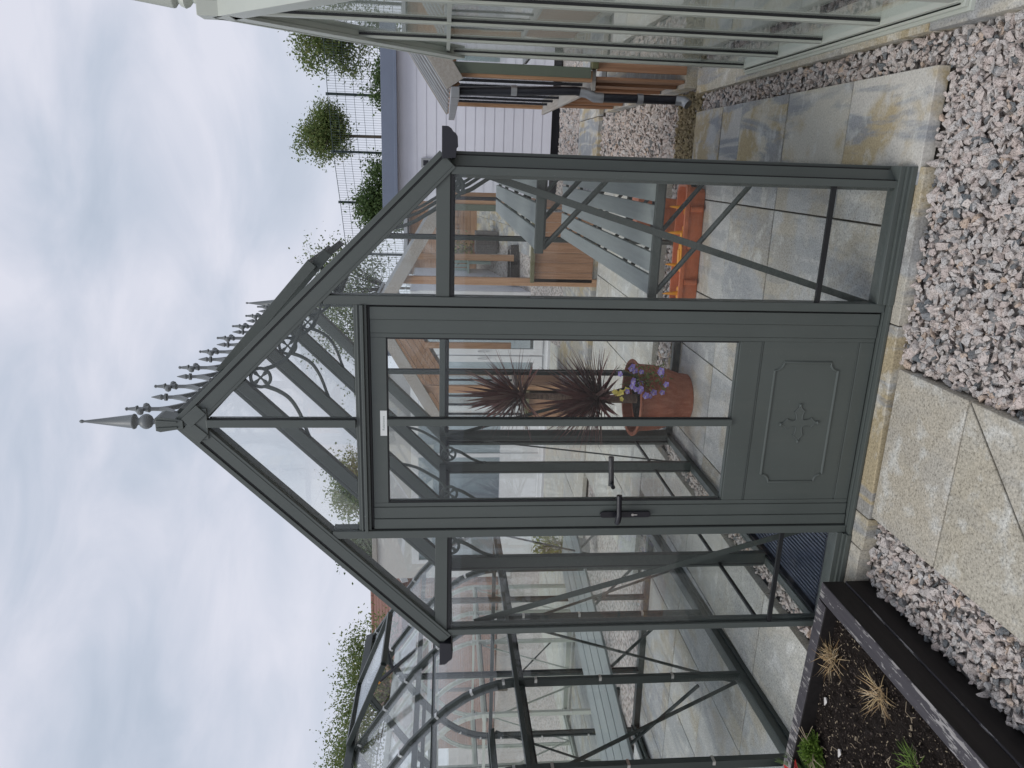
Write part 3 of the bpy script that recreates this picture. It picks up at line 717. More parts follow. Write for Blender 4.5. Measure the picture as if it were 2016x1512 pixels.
staging('plant_shelf', 'narrow grey slatted shelf fixed above the wide slatted bench', .648, .925, .075, 2.36, 1.372, 3, strut=.26)

# ---- boot tray behind the left pane
t = thing('boot_tray', 'dark navy ribbed plastic tray with a raised rim on the floor behind the glass', 'tray', (-.72, .46, .004))
m = MB(); m.box(-.22, .22, -.38, .40, 0, .006)
for k in range(22):
    x = -.2 + k * .0185; m.box(x, x + .009, -.33, .36, .0062, .0125)
m.build('tray_base', M['navy'], t, bevel=.001)
m = MB()
for a in ((-.245, -.215, -.41, .43), (.215, .245, -.41, .43)): m.box(*a, .0, .035)
for a in ((-.2145, .2145, -.41, -.375), (-.2145, .2145, .395, .43)): m.box(*a, .0, .035)
m.build('rim', M['black'], t, bevel=.004)

# ================================================================== potted cordyline, violas, trough
pot = thing('plant_pot', 'large round terracotta pot standing on slabs inside behind the door glass', 'pot', (-.585, 2.17, 0))
m = MB(); m.lathe([(.155, 0), (.168, .004), (.172, .03), (.176, .07), (.198, .13), (.222, .20), (.232, .27), (.236, .34), (.248, .372), (.268, .384), (.272, .394), (.266, .402), (.245, .398), (.232, .372), (.226, .34), (.01, .335)], n=48)
m.build('pot_body', M['terra'], pot, smooth=True)
m = MB(); m.lathe([(.222, 0), (.15, .012), (.01, .02)], (0, 0, .3355), 30); m.build('compost', M['soil'], pot, smooth=True)
def leaf_strip(mb, p0, d0, L, w, droop, segs=6, fold=.25, mi=0):
    p = Vector(p0); d = Vector(d0).normalized(); side = d.cross(Vector((0, 0, 1)))
    if side.length < .05: side = Vector((1, 0, 0))
    side.normalize(); vs = []; fs = []
    for i in range(segs + 1):
        u = i / segs; ww = w * (min(1, .45 + u * 2.2) if u < .25 else 1 - ((u - .25) / .75) ** 1.6) * .5
        up = side.cross(d).normalized()
        vs += [p - side * ww + up * ww * fold, p, p + side * ww + up * ww * fold]
        d = (d + Vector((0, 0, -droop / segs))).normalized(); p = p + d * (L / segs)
    for i in range(segs):
        a = i * 3; fs += [(a, a + 1, a + 4, a + 3), (a + 1, a + 2, a + 5, a + 4)]
    mb.add(vs, fs, mi)
cor = thing('cordyline', 'maroon spiky cordyline with two leaf heads growing in the terracotta pot', 'plant', (-.60, 2.19, .33))
m = MB(); tp = [(0, 0, 0), (-.005, 0, .25), (.005, 0, .5), (.02, .0, .84)]; m.tube(tp, [.034, .027, .024, .022], 12); m.build('trunk', M['palmtrunk'], cor, smooth=True)
def head(c, n, Lr, up, spread):
    m = MB()
    for i in range(n):
        az = random.uniform(0, 2 * math.pi); el = random.uniform(*spread)
        d = Vector((math.cos(az) * math.cos(el), math.sin(az) * math.cos(el), math.sin(el)))
        L = random.uniform(*Lr) * (.8 + .2 * max(0, math.sin(el)))
        leaf_strip(m, Vector(c) + d * .015 + Vector((0, 0, random.uniform(-.04, .03))), d, L, random.uniform(.022, .036), random.uniform(.0, .28) if el > -.1 else random.uniform(.0, .4))
    m.build('leaf_head', M['maroon'], cor, recalc=False)
head((.02, 0, .85), 150, (.28, .46), 1, (R(-12), R(88)))
head((.0, -.01, .30), 250, (.30, .52), 1, (R(-8), R(68)))
vio = thing('viola_clump', 'clump of lilac and yellow violas spilling over the pot rim', 'flowers', (-.40, 1.985, .36))
m = MB()
for i in range(190):
    a = random.uniform(0, 6.28); rr_ = random.random() ** .5 * .10
    p = Vector((math.cos(a) * rr_ + .02, math.sin(a) * rr_ * .8 - .02, random.uniform(-.14, .07))); d = Vector((random.gauss(0, 1), random.gauss(-.4, 1), random.gauss(.3, .6)))
    leaf_strip(m, p, d, random.uniform(.02, .04), .014, .2, 3)
for i in range(20):
    m.tube([(random.uniform(-.05, .05), -.01, -.03), (random.uniform(-.1, .12), random.uniform(-.13, 0), random.uniform(.02, .22))], .0014, 4)
m.build('foliage', M['leafmid'], vio, recalc=False)
def flower(mb, p, nrm, r, mi):
    n = Vector(nrm).normalized(); a = n.orthogonal().normalized(); b = n.cross(a); p = Vector(p)
    for k in range(5):
        t = k * 1.2566 + .2; c = math.cos(t); s_ = math.sin(t); u = a * c + b * s_; w = b * c - a * s_
        mb.add([p, p + u * r * .6 + w * r * .45 + n * r * .1, p + u * r * 1.05 + n * r * .05, p + u * r * .6 - w * r * .45 + n * r * .1], [(0, 1, 2, 3)], mi)
    mb.lathe([(.001, -.002), (r * .2, 0), (.001, .003)], p + n * .003, 6, 1)
for i in range(30):
    m = MB(); yel = i % 5 == 4
    a = random.uniform(0, 6.28)
    p = (random.uniform(-.07, .11), random.uniform(-.16, -.02), random.uniform(-.12, .235)) if not yel else (random.uniform(-.13, -.03), random.uniform(-.08, -.02), random.uniform(.12, .235))
    flower(m, p, (random.gauss(.3, .35), -1, random.gauss(.5, .35)), random.uniform(.017, .025), 0)
    m.build('flower', [M['lemon'] if yel else M['purple'], M['lemon']], vio, recalc=False)

tr = thing('trough', 'long terracotta coloured plastic trough on the floor under the slatted bench', 'trough', (.47, 2.265, .002), R(2))
m = MB(); LT, WT, HT = .80, .20, .135
def ringrect(hx, hy, z, k=5, r=.04):
    out = []
    for cx_, cy_, a0 in ((hx - r, hy - r, 0), (-hx + r, hy - r, 90), (-hx + r, -hy + r, 180), (hx - r, -hy + r, 270)):
        for j in range(k): t_ = R(a0 + 90 * j / (k - 1)); out.append((cx_ + r * math.cos(t_), cy_ + r * math.sin(t_), z))
    return out
rings = [ringrect(.37, .075, 0), ringrect(.375, .08, .012), ringrect(.385, .09, .10), ringrect(.385, .09, .104), ringrect(.402, .102, .106), ringrect(.404, .104, .132), ringrect(.398, .098, .136), ringrect(.384, .086, .134), ringrect(.376, .08, .06), ringrect(.375, .079, .055)]
n = len(rings[0]); vs = [p for r_ in rings for p in r_]; fs = []
for i in range(len(rings) - 1):
    for j in range(n): fs.append((i * n + j, i * n + (j + 1) % n, (i + 1) * n + (j + 1) % n, (i + 1) * n + j))
fs += [tuple(range(n - 1, -1, -1)), tuple(range((len(rings) - 1) * n, len(rings) * n))]
m.add(vs, fs)
for x in (-.24, -.0, .24): m.tube([(x, -.094, .02), (x, -.098, .10)], .02, 10)
m.build('trough_body', M['terraplastic'], tr, smooth=True)
for x in (-.20, .07, .28):
    m = MB(); m.lathe([(.022, 0), (.022, .006), (.001, .008)], (x, .0, .0555), 16); m.build('drain_plug', M['terraplastic'], tr)
def spike():
    t = thing('watering_spike', 'x', 'watering spike', (0, 0, 0), 0, 'yellow spikes in the trough')
    m = MB(); m.lathe([(.016, 0), (.018, .03), (.015, .06), (.008, .13), (.002, .155)], n=10); m.build('shaft', M['yellow'], t, smooth=True)
    m = MB(); m.prism([(-.052, .006), (-.036, .024), (.036, .024), (.052, .006), (.040, -.020), (.014, -.030), (-.014, -.030), (-.040, -.020)], lambda a, b: (a, b, .034), lambda a, b: (a * .9, b, .05)); m.build('collar', M['yellow'], t, bevel=.002)
    return t
sp0 = spike(); labs = ['orange-yellow plastic spike nearest the right post in the trough', 'orange-yellow plastic spike behind the crossing of brace and strut', 'orange-yellow plastic spike at the tip of the flat orange scoop', 'orange-yellow plastic spike at the left end of the trough by the door post']
for i, (x, lb) in enumerate(zip((.715, .555, .335, .145), labs)):
    o = sp0 if i == 0 else copy_tree(sp0)
    o.location = (x, 2.262, .060); o.rotation_euler = (random.uniform(-.08, .08), random.uniform(-.06, .06), random.uniform(-.5, .5)); o['label'] = lb
sc = thing('scoop', 'flat orange-yellow plastic scoop lying along the front rim of the trough', 'scoop', (.44, 2.175, .139), R(4))
m = MB(); m.prism([(-.11, -.022), (-.07, -.032), (.02, -.03), (.06, -.016), (.12, -.014), (.125, .012), (.06, .014), (.02, .028), (-.07, .03), (-.11, .02)], lambda a, b: (a, b, 0), lambda a, b: (a, b, .012)); m.build('scoop_body', M['yellow'], sc, bevel=.005)
m = MB(); m.prism([(-.095, -.012), (-.06, -.02), (.01, -.018), (.01, .018), (-.06, .02), (-.095, .012)], lambda a, b: (a, b, .0125), lambda a, b: (a * .95, b * .9, .019)); m.build('bowl', M['yellow'], sc, bevel=.003)

# ================================================================== curved dark green greenhouse
def curved_house(name, label, loc, rz_, bays=4, bay=.645, mats=None, vents=(2,), bench=True, glass='glass2'):
    t = thing(name, label, 'greenhouse', loc, rz_)
    DG = mats or [M['dkgreen'], M['rubber']]
    side = [(0, .06), (0, 1.33), (-.012, 1.41), (-.038, 1.49), (-.085, 1.587), (-.155, 1.683), (-.24, 1.768), (-.37, 1.885), (-.60, 2.045), (-.965, 2.285)]
    W = 1.93; L = bays * bay
    other = [(-W - x, z) for x, z in side]
    for sd, pr in ((1, side), (-1, other)):
        cx = (lambda v: v)
        m = MB(); xa = pr[0][0]; a, b = sorted((xa + sd * .022, xa - sd * .045)); m.box(a, b, -.03, L + .03, 0, .022); a, b = sorted((xa + sd * .010, xa - sd * .05)); m.box(a, b, -.02, L + .02, .0225, .062); a, b = sorted((xa - sd * .051, xa - sd * .085)); m.box(a, b, -.02, L + .02, .03, .045); m.build('sill', DG, t, bevel=.0015)
        for k in range(bays + 1):
            y = k * bay; m = MB(); pts = [(x, y, z) for x, z in pr]
            w_ = .024 if 0 < k < bays else .034
            for i in range(len(pts) - 1):
                p, q = Vector(pts[i]), Vector(pts[i + 1]); n = (q - p).cross(Vector((0, 1, 0))) * sd; n = Vector((0, -1, 0)).cross(q - p).normalized() * (-sd)
                if n.x * sd < -.01: n = -n
                e = (q - p).normalized() * .004
                m.bar(p - e, q + e, w_, .016, n, 0, oh=.006); m.bar(p - e, q + e, w_ * .7, .03, n, 0, oh=-.018)
            m.build('glazing_bar', DG, t)
            for i, f in ((1, .6), (3, .6), (5, .6), (7, .3), (8, .1), (8, .8), (0, .3), (0, .62), (0, .9)):
                p, q = Vector(pts[i]), Vector(pts[i + 1]); c = p.lerp(q, f); tt = (q - p).normalized(); n = Vector((tt.z, 0, -tt.x)) * (1)
                if n.x * sd < 0: n = -n
                m = MB(); m.bar(c - tt * .007, c + tt * .007, w_ + .007, .020, n, 0, oh=.006); m.build('glazing_clip', M['steel'], t)
        for k in range(bays):
            y0, y1 = k * bay + .014, (k + 1) * bay - .014
            last = len(pr) - 1
            segs = [(0, 1)] + [(i, i + 1) for i in range(1, last)]
            for i, j in segs:
                if sd == 1 and k in vents and i >= 7:
                    if i == 8: continue
                p, q = Vector((pr[i][0], 0, pr[i][1])), Vector((pr[j][0], 0, pr[j][1])); n = Vector((q.z - p.z, 0, -(q.x - p.x)))
                pane(t, [(p.x, y0, p.z), (p.x, y1, p.z), (q.x, y1, q.z), (q.x, y0, q.z)], n, M[glass])
        xa = pr[0][0]
        m = MB(); a, b = sorted((xa - sd * .02, xa - sd * .085)); m.box(a, b, .0, L, 1.272, 1.312); m.box(a, b, -.0, L, 1.262, 1.2715, 1); a, b = sorted((xa + sd * .018, xa - sd * .02)); m.box(a, b, -.01, L + .01, 1.298, 1.322)
        m.build('eaves_rail', DG, t, bevel=.002)
        m = MB(); x1, z1 = pr[6]; m.bar((x1, 0, z1 - .01), (x1, L, z1 - .01), .02, .02, (0, 0, 1)); x1, z1 = pr[7]; m.bar((x1, 0, z1 - .03), (x1, L, z1 - .03), .03, .03, (0, 0, 1)); m.build('purlin', DG, t)
        for k in range(bays):
            m = MB(); y0, y1 = k * bay, (k + 1) * bay
            if k % 2 == 1: y0, y1 = y1, y0
            m.bar((xa - sd * .052, y0, 1.25), (xa - sd * .052, y1, .07), .022, .005, (1, 0, 0)); m.build('wind_brace', DG, t)
    m = MB(); zr = 2.29; m.prism([(-W / 2 - .05, zr - .02), (-W / 2 + .05, zr - .02), (-W / 2 + .03, zr + .035), (-W / 2 - .03, zr + .035)], lambda a, b: (a, -.02, b), lambda a, b: (a, L + .02, b)); m.build('ridge', DG, t, bevel=.003)
    # gable ends
    for y, d in ((0, 1), (L, -1)):
        for x in (-.62, -1.31):
            zt = 2.0 if True else 0
            gbar((x, y, .05), (x, y, 2.02), (0, -d, 0), t, mats=DG)
        m = MB(); m.box(-W, 0, y - .015, y + .015, 1.28, 1.31); m.box(-W, 0, y - .03, y + .03, 0, .05); m.build('gable_rail', DG, t)
        full = side + other[::-1]
        pane(t, [(x, y, z) for x, z in full], (0, 1, 0), M[glass])
    # propped roof vents
    for k in vents:
        p = Vector((-W / 2 + .05, 0, 2.312)); q = Vector((-.40, 0, 1.90)); tt = (q - p); Lv = .63; ang = math.atan2(-tt.z, tt.x) - R(17)
        vt_ = Vector((math.cos(ang), 0, -math.sin(ang))); vn_ = Vector((math.sin(ang), 0, math.cos(ang)))
        y0, y1 = k * bay + .02, (k + 1) * bay - .02; m = MB()
        for y in (y0, y1): m.bar(p + Vector((0, y, 0)), p + vt_ * Lv + Vector((0, y, 0)), .022, .034, vn_)
        for a in (.012, Lv): m.bar(p + vt_ * a + Vector((0, y0 + .012, 0)), p + vt_ * a + Vector((0, y1 - .012, 0)), .03, .034, vn_)
        v = m.build('roof_vent', DG, t, bevel=.0015)
        pane(v, [p + vt_ * a + Vector((0, y, 0)) for a, y in ((.03, y0 + .012), (.03, y1 - .012), (Lv - .016, y1 - .012), (Lv - .016, y0 + .012))], vn_, M[glass])
        yc = (y0 + y1) / 2; s0 = Vector((-.42, yc, 1.88)); e = p + vt_ * (Lv * .9) + Vector((0, yc, -.02)); mid = s0 + Vector((-.16, 0, .16))
        m = MB(); m.bar(s0, mid, .012, .018, (0, 1, 0)); m.tube([mid + Vector((.12, 0, -.12)), mid + Vector((-.08, 0, .09))], .013, 10); m.bar(mid, e, .014, .02, (0, 1, 0)); m.build('vent_opener', M['black'], v)
        m = MB(); m.tube([mid + Vector((-.08, 0, .09)), mid + Vector((-.095, 0, .105))], .0135, 10); m.build('opener_cap', M['yellow'], v)
    return t
lgh = curved_house('greenhouse', 'dark green curved-eaves greenhouse with propped roof vents beside the raised bed', (-1.70, .035, .0), R(2.85))
tb = staging('potting_bench', 'grey four-slat bench inside the curved dark green greenhouse', -.72, -.02, .0, 2.5, .70, 4, strut=.5)
tb.location = (-2.07, .30, 0); tb.rotation_euler = (0, 0, R(-10.5))
sagecurve = curved_house('greenhouse', 'pale sage curved greenhouse with a finial far behind the dark curved one', (-4.2, 3.3, 0), R(3), 4, .62, [M['sage'], M['rubber']], (), glass='glass2')
m = MB(); m.lathe([(.02, 2.32), (.03, 2.40), (.045, 2.42), (.005, 2.72), (.012, 2.73), (.001, 2.75)], (-.965, .1, 0), 14); m.build('finial', M['sage'], sagecurve, smooth=True)
staging('potting_bench', 'pale bench of slats inside the sage curved greenhouse', -5.6, -5.0, 3.5, 5.6, .75, 4, mat=M['zinc'], strut=.5)

# ================================================================== sage white greenhouse at the right, gable to the gravel strip
sg = thing('greenhouse', 'pale sage white greenhouse showing its gable and finial beside the paved strip', 'greenhouse', (1.53, -.15, 0))
SG = [M['sage'], M['rubber']]; BW = 1.83; HY = BW / 2; E2, A2 = 1.70, 2.645
# local frame: x = depth (to the right), y runs along the gable
zg = lambda y: A2 - (A2 - E2) * abs(y - HY) / HY
m = MB(); m.box(-.042, .05, -.03, BW + .03, .0, .016); m.box(-.03, .05, -.02, BW + .02, .0165, .030); m.box(-.016, .05, -.01, BW + .01, .0305, .052); m.box(-.022, 0, 0, BW, .0162, .03, 1); m.build('sill', SG, sg, bevel=.0015)
m = MB()
for yy in (-.03, BW + .0): m.box(.051, 3.0, yy, yy + .05, 0, .05)
m.build('sill', SG, sg, bevel=.0015)
for k in range(5):
    y = k * BW / 4
    if k in (0, 4):
        m = MB(); d = 1 if k == 0 else -1
        m.box(-.012, .0, min(y - d * .02, y + d * .03), max(y - d * .02, y + d * .03), .053, E2); m.box(.0005, .007, min(y - d * .025, y + d * .035), max(y - d * .025, y + d * .035), .053, E2, 1); m.box(.0075, .06, min(y - d * .03, y + d * .02), max(y - d * .03, y + d * .02), .053, E2)
        m.build('corner_post', SG, sg, bevel=.0015)
    else:
        gbar((-.001, y, .053), (-.001, y, zg(y) - .05), (-1, 0, 0), sg, w=.032, mats=SG, depth=.075, inner=.036, gth=.016)
for k in range(4):
    y0, y1 = k * BW / 4 + .015, (k + 1) * BW / 4 - .015
    pane(sg, [(.006, y0, .052), (.006, y1, .052), (.006, y1, zg(y1) - .05), (.006, y0, zg(y0) - .05)], (1, 0, 0), M['glass2'])
    m = MB(); m.box(-.006, .0025, y0, y1, 1.688, 1.706); m.box(.012, .045, y0, y1, 1.672, 1.70); m.box(.012, .04, y0, y1, .285, .297, 1); m.build('eaves_rail', SG, sg)
for d in (0, 1):
    p = Vector((-.02, HY, A2 + .01)); q = Vector((-.02, BW + .05, E2 - .04)) if d else Vector((-.02, -.05, E2 - .04)); out = Vector((0, (1 if d else -1) * .69, .72))
    m = MB(); m.bar(p, q, .014, .085, out, 0, oh=-.035); m.bar(p + Vector((.03, 0, 0)), q + Vector((.03, 0, 0)), .08, .018, out, 0, oh=.012); m.bar(p + Vector((.03, 0, 0)), q + Vector((.03, 0, 0)), .036, .05, out, 0, oh=-.03)
    m.build('rafter', SG, sg, bevel=.0015)
    yb = BW if d else 0; n = Vector((0, (E2 - A2) * -1 * (1 if d else -1), HY))
    for k in range(5):
        x0, x1 = .06 + k * .61, .06 + (k + 1) * .61
        pane(sg, [(x0, HY, A2), (x1, HY, A2), (x1, yb, E2), (x0, yb, E2)], n, M['glass2'])
        pane(sg, [(x0, yb, .06), (x1, yb, .06), (x1, yb, E2), (x0, yb, E2)], (0, 1, 0), M['glass2'])
        gbar((x1, yb, .06), (x1, yb, E2), (0, 1 if d else -1, 0), sg, mats=SG)
        m = MB(); m.bar((x1, HY, A2 + .005), (x1, yb, E2 + .005), .028, .04, n); m.build('roof_bar', SG, sg)
    m = MB(); m.box(.0, 3.1, yb - .03, yb + .03, E2 - .02, E2 + .03); m.build('eaves_beam', SG, sg)
m = MB(); m.box(.0325, 3.1, HY - .045, HY + .045, A2 - .02, A2 + .05); m.build('ridge', SG, sg, bevel=.004)
m = MB(); m.box(-.03, .03, HY - .05, HY + .05, A2 - .06, A2 + .075); m.build('ridge_cap', SG, sg, bevel=.004)
m = MB(); m.lathe([(.018, 0), (.02, .008), (.014, .02), (.03, .035), (.037, .05), (.03, .068), (.018, .078), (.036, .092), (.038, .1), (.005, .33), (.009, .34), (.008, .352), (.001, .36)], (.035, HY - .01, A2 + .075), 24); m.build('finial', M['sage'], sg, smooth=True)
m = MB(); m.bar((.03, .05, .09), (.03, .45, 1.6), .022, .005, (1, 0, 0)); m.bar((.03, BW - .05, .09), (.03, BW - .45, 1.6), .022, .005, (1, 0, 0)); m.build('wind_brace', SG, sg)

# ================================================================== cedar greenhouses
def cedar_house(label, loc, W, L, dado, eave, apex, opening=None, pipe=False, roof_grey=False, left_fence=True):
    t = thing('cedar_greenhouse', label, 'greenhouse', loc)
    zz = lambda x: apex - (apex - eave) * abs(x - W / 2) / (W / 2)
    # dado walls
    def dado_panel(x0, y0, x1, y1, axis):
        m = MB(); n = max(1, int(round((abs(x1 - x0) + abs(y1 - y0)) / .105)))
        for k in range(n):
            a, b = k / n, (k + 1) / n
            if axis == 0: m.box(x0 + (x1 - x0) * a + .0015, x0 + (x1 - x0) * b - .0015, y0, y0 + .02 + random.uniform(-.002, .002), .055, dado - .03)
            else: m.box(x0 - .0 + random.uniform(-.002, .002), x0 + .02, y0 + (y1 - y0) * a + .0015, y0 + (y1 - y0) * b - .0015, .055, dado - .03)
        m.build('dado_panel', M['cedz'], t, bevel=.0015)
    dado_panel(.05, 0, W - .05, 0, 0) if not opening else (dado_panel(.05, 0, opening[0], 0, 0), dado_panel(opening[1], 0, W - .05, 0, 0))
    dado_panel(0, .03, 0, L, 1); dado_panel(W - .02, .03, W - .02, L, 1)
    # battens on the left wall, sill boards and plinth
    for k in range(int(L / .42)):
        m = MB(); m.box(-.022, -.0025, .2 + k * .42, .245 + k * .42, .06, dado - .032); m.build('batten', M['cedz'], t)
    m = MB(); m.box(-.075, .06, .02, L + .02, dado - .0295, dado); m.build('wall_sill', M['greywood'], t, bevel=.003); m = MB(); m.box(W - .06, W + .06, .02, L + .02, dado - .0295, dado); m.build('wall_sill', M['greywood'], t, bevel=.003)
    for a, b in (((.062, W - .062),) if not opening else ((.062, opening[0]), (opening[1], W - .062))):
        m = MB(); m.box(a, b, -.045, .05, dado - .0295, dado + .012); m.build('wall_sill', M['algae'], t, bevel=.003)
    m = MB(); m.box(-.03, W + .03, .02, L, -.05, .05); m.build('plinth', M['kerb'], t)
    # posts
    for x in (0, W):
        for y in (0, L):
            m = MB(); m.box(x - .02, x + .05, y + (.0 if y == 0 else -.06), y + .06, dado, eave); m.build('corner_post', M['cedpost'], t, bevel=.002)
        m = MB(); m.box(x + .001 - (.0 if x == 0 else .06), x + .07 - (.0 if x == 0 else .06), -.012, -.0005, dado + .013, eave); m.build('post_capping', M['olive'], t, bevel=.001)
    xs = [W * .33, W * .66] if not opening else [opening[0], opening[1]]
    for x in xs:
        m = MB(); m.box(x - .042, x + .042, .0, .065, .0 if opening else dado + .013, zz(x) - .03); m.build('mullion', M['cedpost'], t, bevel=.002)
        m = MB(); m.box(x - .042, x + .042, L - .065, L, dado, zz(x) - .03); m.build('mullion', M['cedpost'], t, bevel=.002)
    m = MB()
    for y in (0, L - .05): m.box(.05, W - .05, y + .002, y + .048, eave - .06, eave)
    m.build('tie_beam', M['cedx'], t, bevel=.002)
    m = MB()
    for x in (-.0, W - .05): m.box(x, x + .05, .06, L - .06, eave - .05, eave)
    m.build('wall_plate', M['cedy'], t, bevel=.002)
    # side glass bars
    nb = max(2, int(L / .36))
    for x in (0, W):
        for k in range(1, nb):
            m = MB(); y = k * L / nb; m.box(x - .012, x + .012, y - .012, y + .012, dado, eave - .05); m.build('glazing_bar', M['black'], t)
        for k in range(nb): pane(t, [(x, k * L / nb + .013, dado), (x, (k + 1) * L / nb - .013, dado), (x, (k + 1) * L / nb - .013, eave - .05), (x, k * L / nb + .013, eave - .05)], (1, 0, 0))
    fr = [.05] + xs + [W - .05]
    for y in (.025, L - .025):
        for a, b in zip(fr[:-1], fr[1:]):
            if opening and y < 1 and abs(a - opening[0]) < .01: continue
            pane(t, [(a + .03, y, dado), (b - .03, y, dado), (b - .03, y, eave - .06), (a + .03, y, eave - .06)], (0, 1, 0))
        pane(t, [(.1, y, eave + .01), (W - .1, y, eave + .01), (W / 2, y, apex - .1)], (0, 1, 0))
    # roof
    for s in (0, 1):
        xe = -.09 if s == 0 else W + .09; ze = eave - .03; n = Vector((-(apex - ze) if s == 0 else (apex - ze), 0, W / 2 + .09))
        for y in (-.04, L + .04):
            m = MB(); m.bar((W / 2, y, apex - .02), (xe, y, ze), .028, .13, n, 0, oh=-.03); m.build('barge_board', M['greywood'] if not roof_grey else M['cedx'], t, bevel=.002)
        nr = max(3, int(L / .5))
        for k in range(nr + 2):
            y = .01 + k * (L - .02) / (nr + 1)
            m = MB(); m.bar((W / 2, y, apex + .018), (xe, y, ze + .018), .05, .014, n); m.build('roof_flashing', M['zinc'], t, bevel=.002)
            m = MB(); m.bar((W / 2, y, apex - .03), (xe, y, ze - .03), .045, .07, n); m.build('roof_bar', M['cedx'], t)
            if k <= nr:
                yy = .01 + (k + 1) * (L - .02) / (nr + 1); pane(t, [(W / 2, y, apex + .008), (W / 2, yy, apex + .008), (xe, yy, ze + .008), (xe, y, ze + .008)], n)
        m = MB(); m.box(min(xe, xe + (-.07 if s == 0 else .07)), max(xe, xe + (-.07 if s == 0 else .07)), -.05, L + .05, ze - .055, ze + .005); m.build('gutter', M['zinc'], t, bevel=.004)
    m = MB(); m.box(W / 2 - .05, W / 2 + .05, -.05, L + .05, apex + .015, apex + .05); m.build('ridge', M['zinc'], t, bevel=.004)
    if pipe:
        m = MB(); m.tube([(-.105, .10, eave - .06), (-.105, .09, eave - .12), (-.075, .065, dado + .10), (-.085, .06, dado + .03)], .03, 14)
        m.tube([(-.115, .045, dado - .05), (-.11, .045, .06)], .03, 14)
        dp = m.build('downpipe', M['black'], t, smooth=True)
        m = MB(); m.tube([(-.080, .062, dado + .07), (-.087, .058, dado + .02), (-.114, .045, dado - .03), (-.115, .045, dado - .09)], .034, 14); m.build('elbow', M['zinc'], dp, smooth=True)
        m = MB(); m.tube([(-.11, .045, .10), (-.115, .03, .05), (-.14, .0, .025)], .034, 14); m.build('elbow', M['zinc'], dp, smooth=True)
        m = MB(); m.tube([(-.088, .078, 1.22), (-.088, .078, 1.26)], .036, 14); m.build('pipe_clip', M['zinc'], dp, smooth=True); m = MB(); m.tube([(-.113, .045, .34), (-.113, .045, .38)], .036, 14); m.build('pipe_clip', M['zinc'], dp, smooth=True)
    return t
cg = cedar_house('cedar greenhouse with black downpipe at its corner, behind the sage white gable', (1.535, 2.68, 0), 2.3, 2.75, .71, 1.70, 2.52, pipe=True)
cr = cedar_house('cedar greenhouse with boarded dado and open doorway, directly behind the spiked ridge', (-1.98, 5.5, 0), 2.5, 2.2, .745, 1.75, 2.52, opening=(.42, 1.68), roof_grey=False)
staging('plant_shelf', 'pale shelf of slats seen inside the cedar greenhouse by the downpipe', 1.9, 2.4, 3.0, 5.2, .95, 4, mat=M['zinc'], strut=.4)

# ================================================================== clad building
bd = thing('building', 'long flat-roofed grey clad building behind the gravel', 'building', (.36, 9.3, 0))
m = MB(); n = 16; h = 2.36 / n
for k in range(n):
    z0 = .075 + k * h
    m.add([(0, -.011, z0), (7.5, -.011, z0), (7.5, -.004, z0 + h + .004), (0, -.004, z0 + h + .004), (0, .04, z0), (7.5, .04, z0), (7.5, .04, z0 + h + .004), (0, .04, z0 + h + .004)], [(0, 1, 2, 3), (5, 4, 7, 6), (1, 5, 6, 2), (4, 0, 3, 7), (3, 2, 6, 7), (4, 5, 1, 0)])
m.box(.0, .045, .042, 5, .075, 2.43)
m.build('cladding', M['clad'], bd)
m = MB(); m.box(-.13, 7.6, -.13, 5.1, 2.43, 2.445); m.box(-.15, 7.6, -.155, -.13, 2.44, 2.66); m.box(-.15, -.13, -.13, 5.1, 2.44, 2.66); m.box(-.13, 7.6, -.13, 5.1, 2.6, 2.64); m.box(-.15, 7.6, -.17, -.156, 2.425, 2.47); m.build('roof', M['fascia'], bd, bevel=.004)
m = MB(); m.box(.05, 7.4, .045, 4.9, -.05, .074); m.build('base', M['black'], bd)
m = MB(); m.box(.50, .64, -.07, -.017, 1.93, 2.07); m.box(.53, .61, -.075, -.07, 1.96, 2.04, 1); m.build('wall_vent', [M['zinc'], M['black']], bd, bevel=.004)
m = MB()
for k, x in enumerate((2.05, 2.6)):
    m.box(x, x + .4, -.06, -.02, .9 + k * 0, 2.1)
m.build('window', M['dkglass'], bd)
m = MB(); m.box(1.55, 1.66, -.14, -.02, .55, 1.45)
for k in range(6): m.box(1.56, 1.65, -.15, -.141, .6 + k * .14, .67 + k * .14)
m.build('louvre_box', M['black'], bd, bevel=.004)

# ================================================================== mesh fence
ft = thing('mesh_fence', 'tall dark green welded mesh fence above the grey flat roof', 'fence', (0, 16, 0))
import bisect
FP = [(5.2, 4.55), (3.08, 4.457), (2.385, 4.427), (1.105, 4.35), (-.063, 4.22), (-1.3, 4.10), (-3.6, 3.95)]
PX = [5.0, 2.385 + 1.24, 2.385, 1.105, -.063, -1.3, -2.5, -3.6]
fz = lambda x: np.interp(x, [p[0] for p in FP][::-1], [p[1] for p in FP][::-1])
for x in PX:
    m = MB(); z = float(fz(x)); m.box(x - .03, x + .03, .02, .08, -.07, z + .05); m.build('post', M['fence'], ft)
for a, b in zip(PX[:-1], PX[1:]):
    m = MB(); n = int(abs(a - b) / .055)
    for k in range(n + 1):
        x = b + (a - b) * k / n; z = float(fz(x)); m.box(x - .0028, x + .0028, -.002, .004, 1.8, z)
    for k in range(13):
        z1, z0 = float(fz(a)) - k * .2, float(fz(b)) - k * .2
        for dy in (-.006, .008): m.bar((b, dy, z0), (a, dy, z1), .005, .007 if k else .012, (0, 0, 1))
    m.build('mesh_panel', M['fence'], ft, recalc=False)

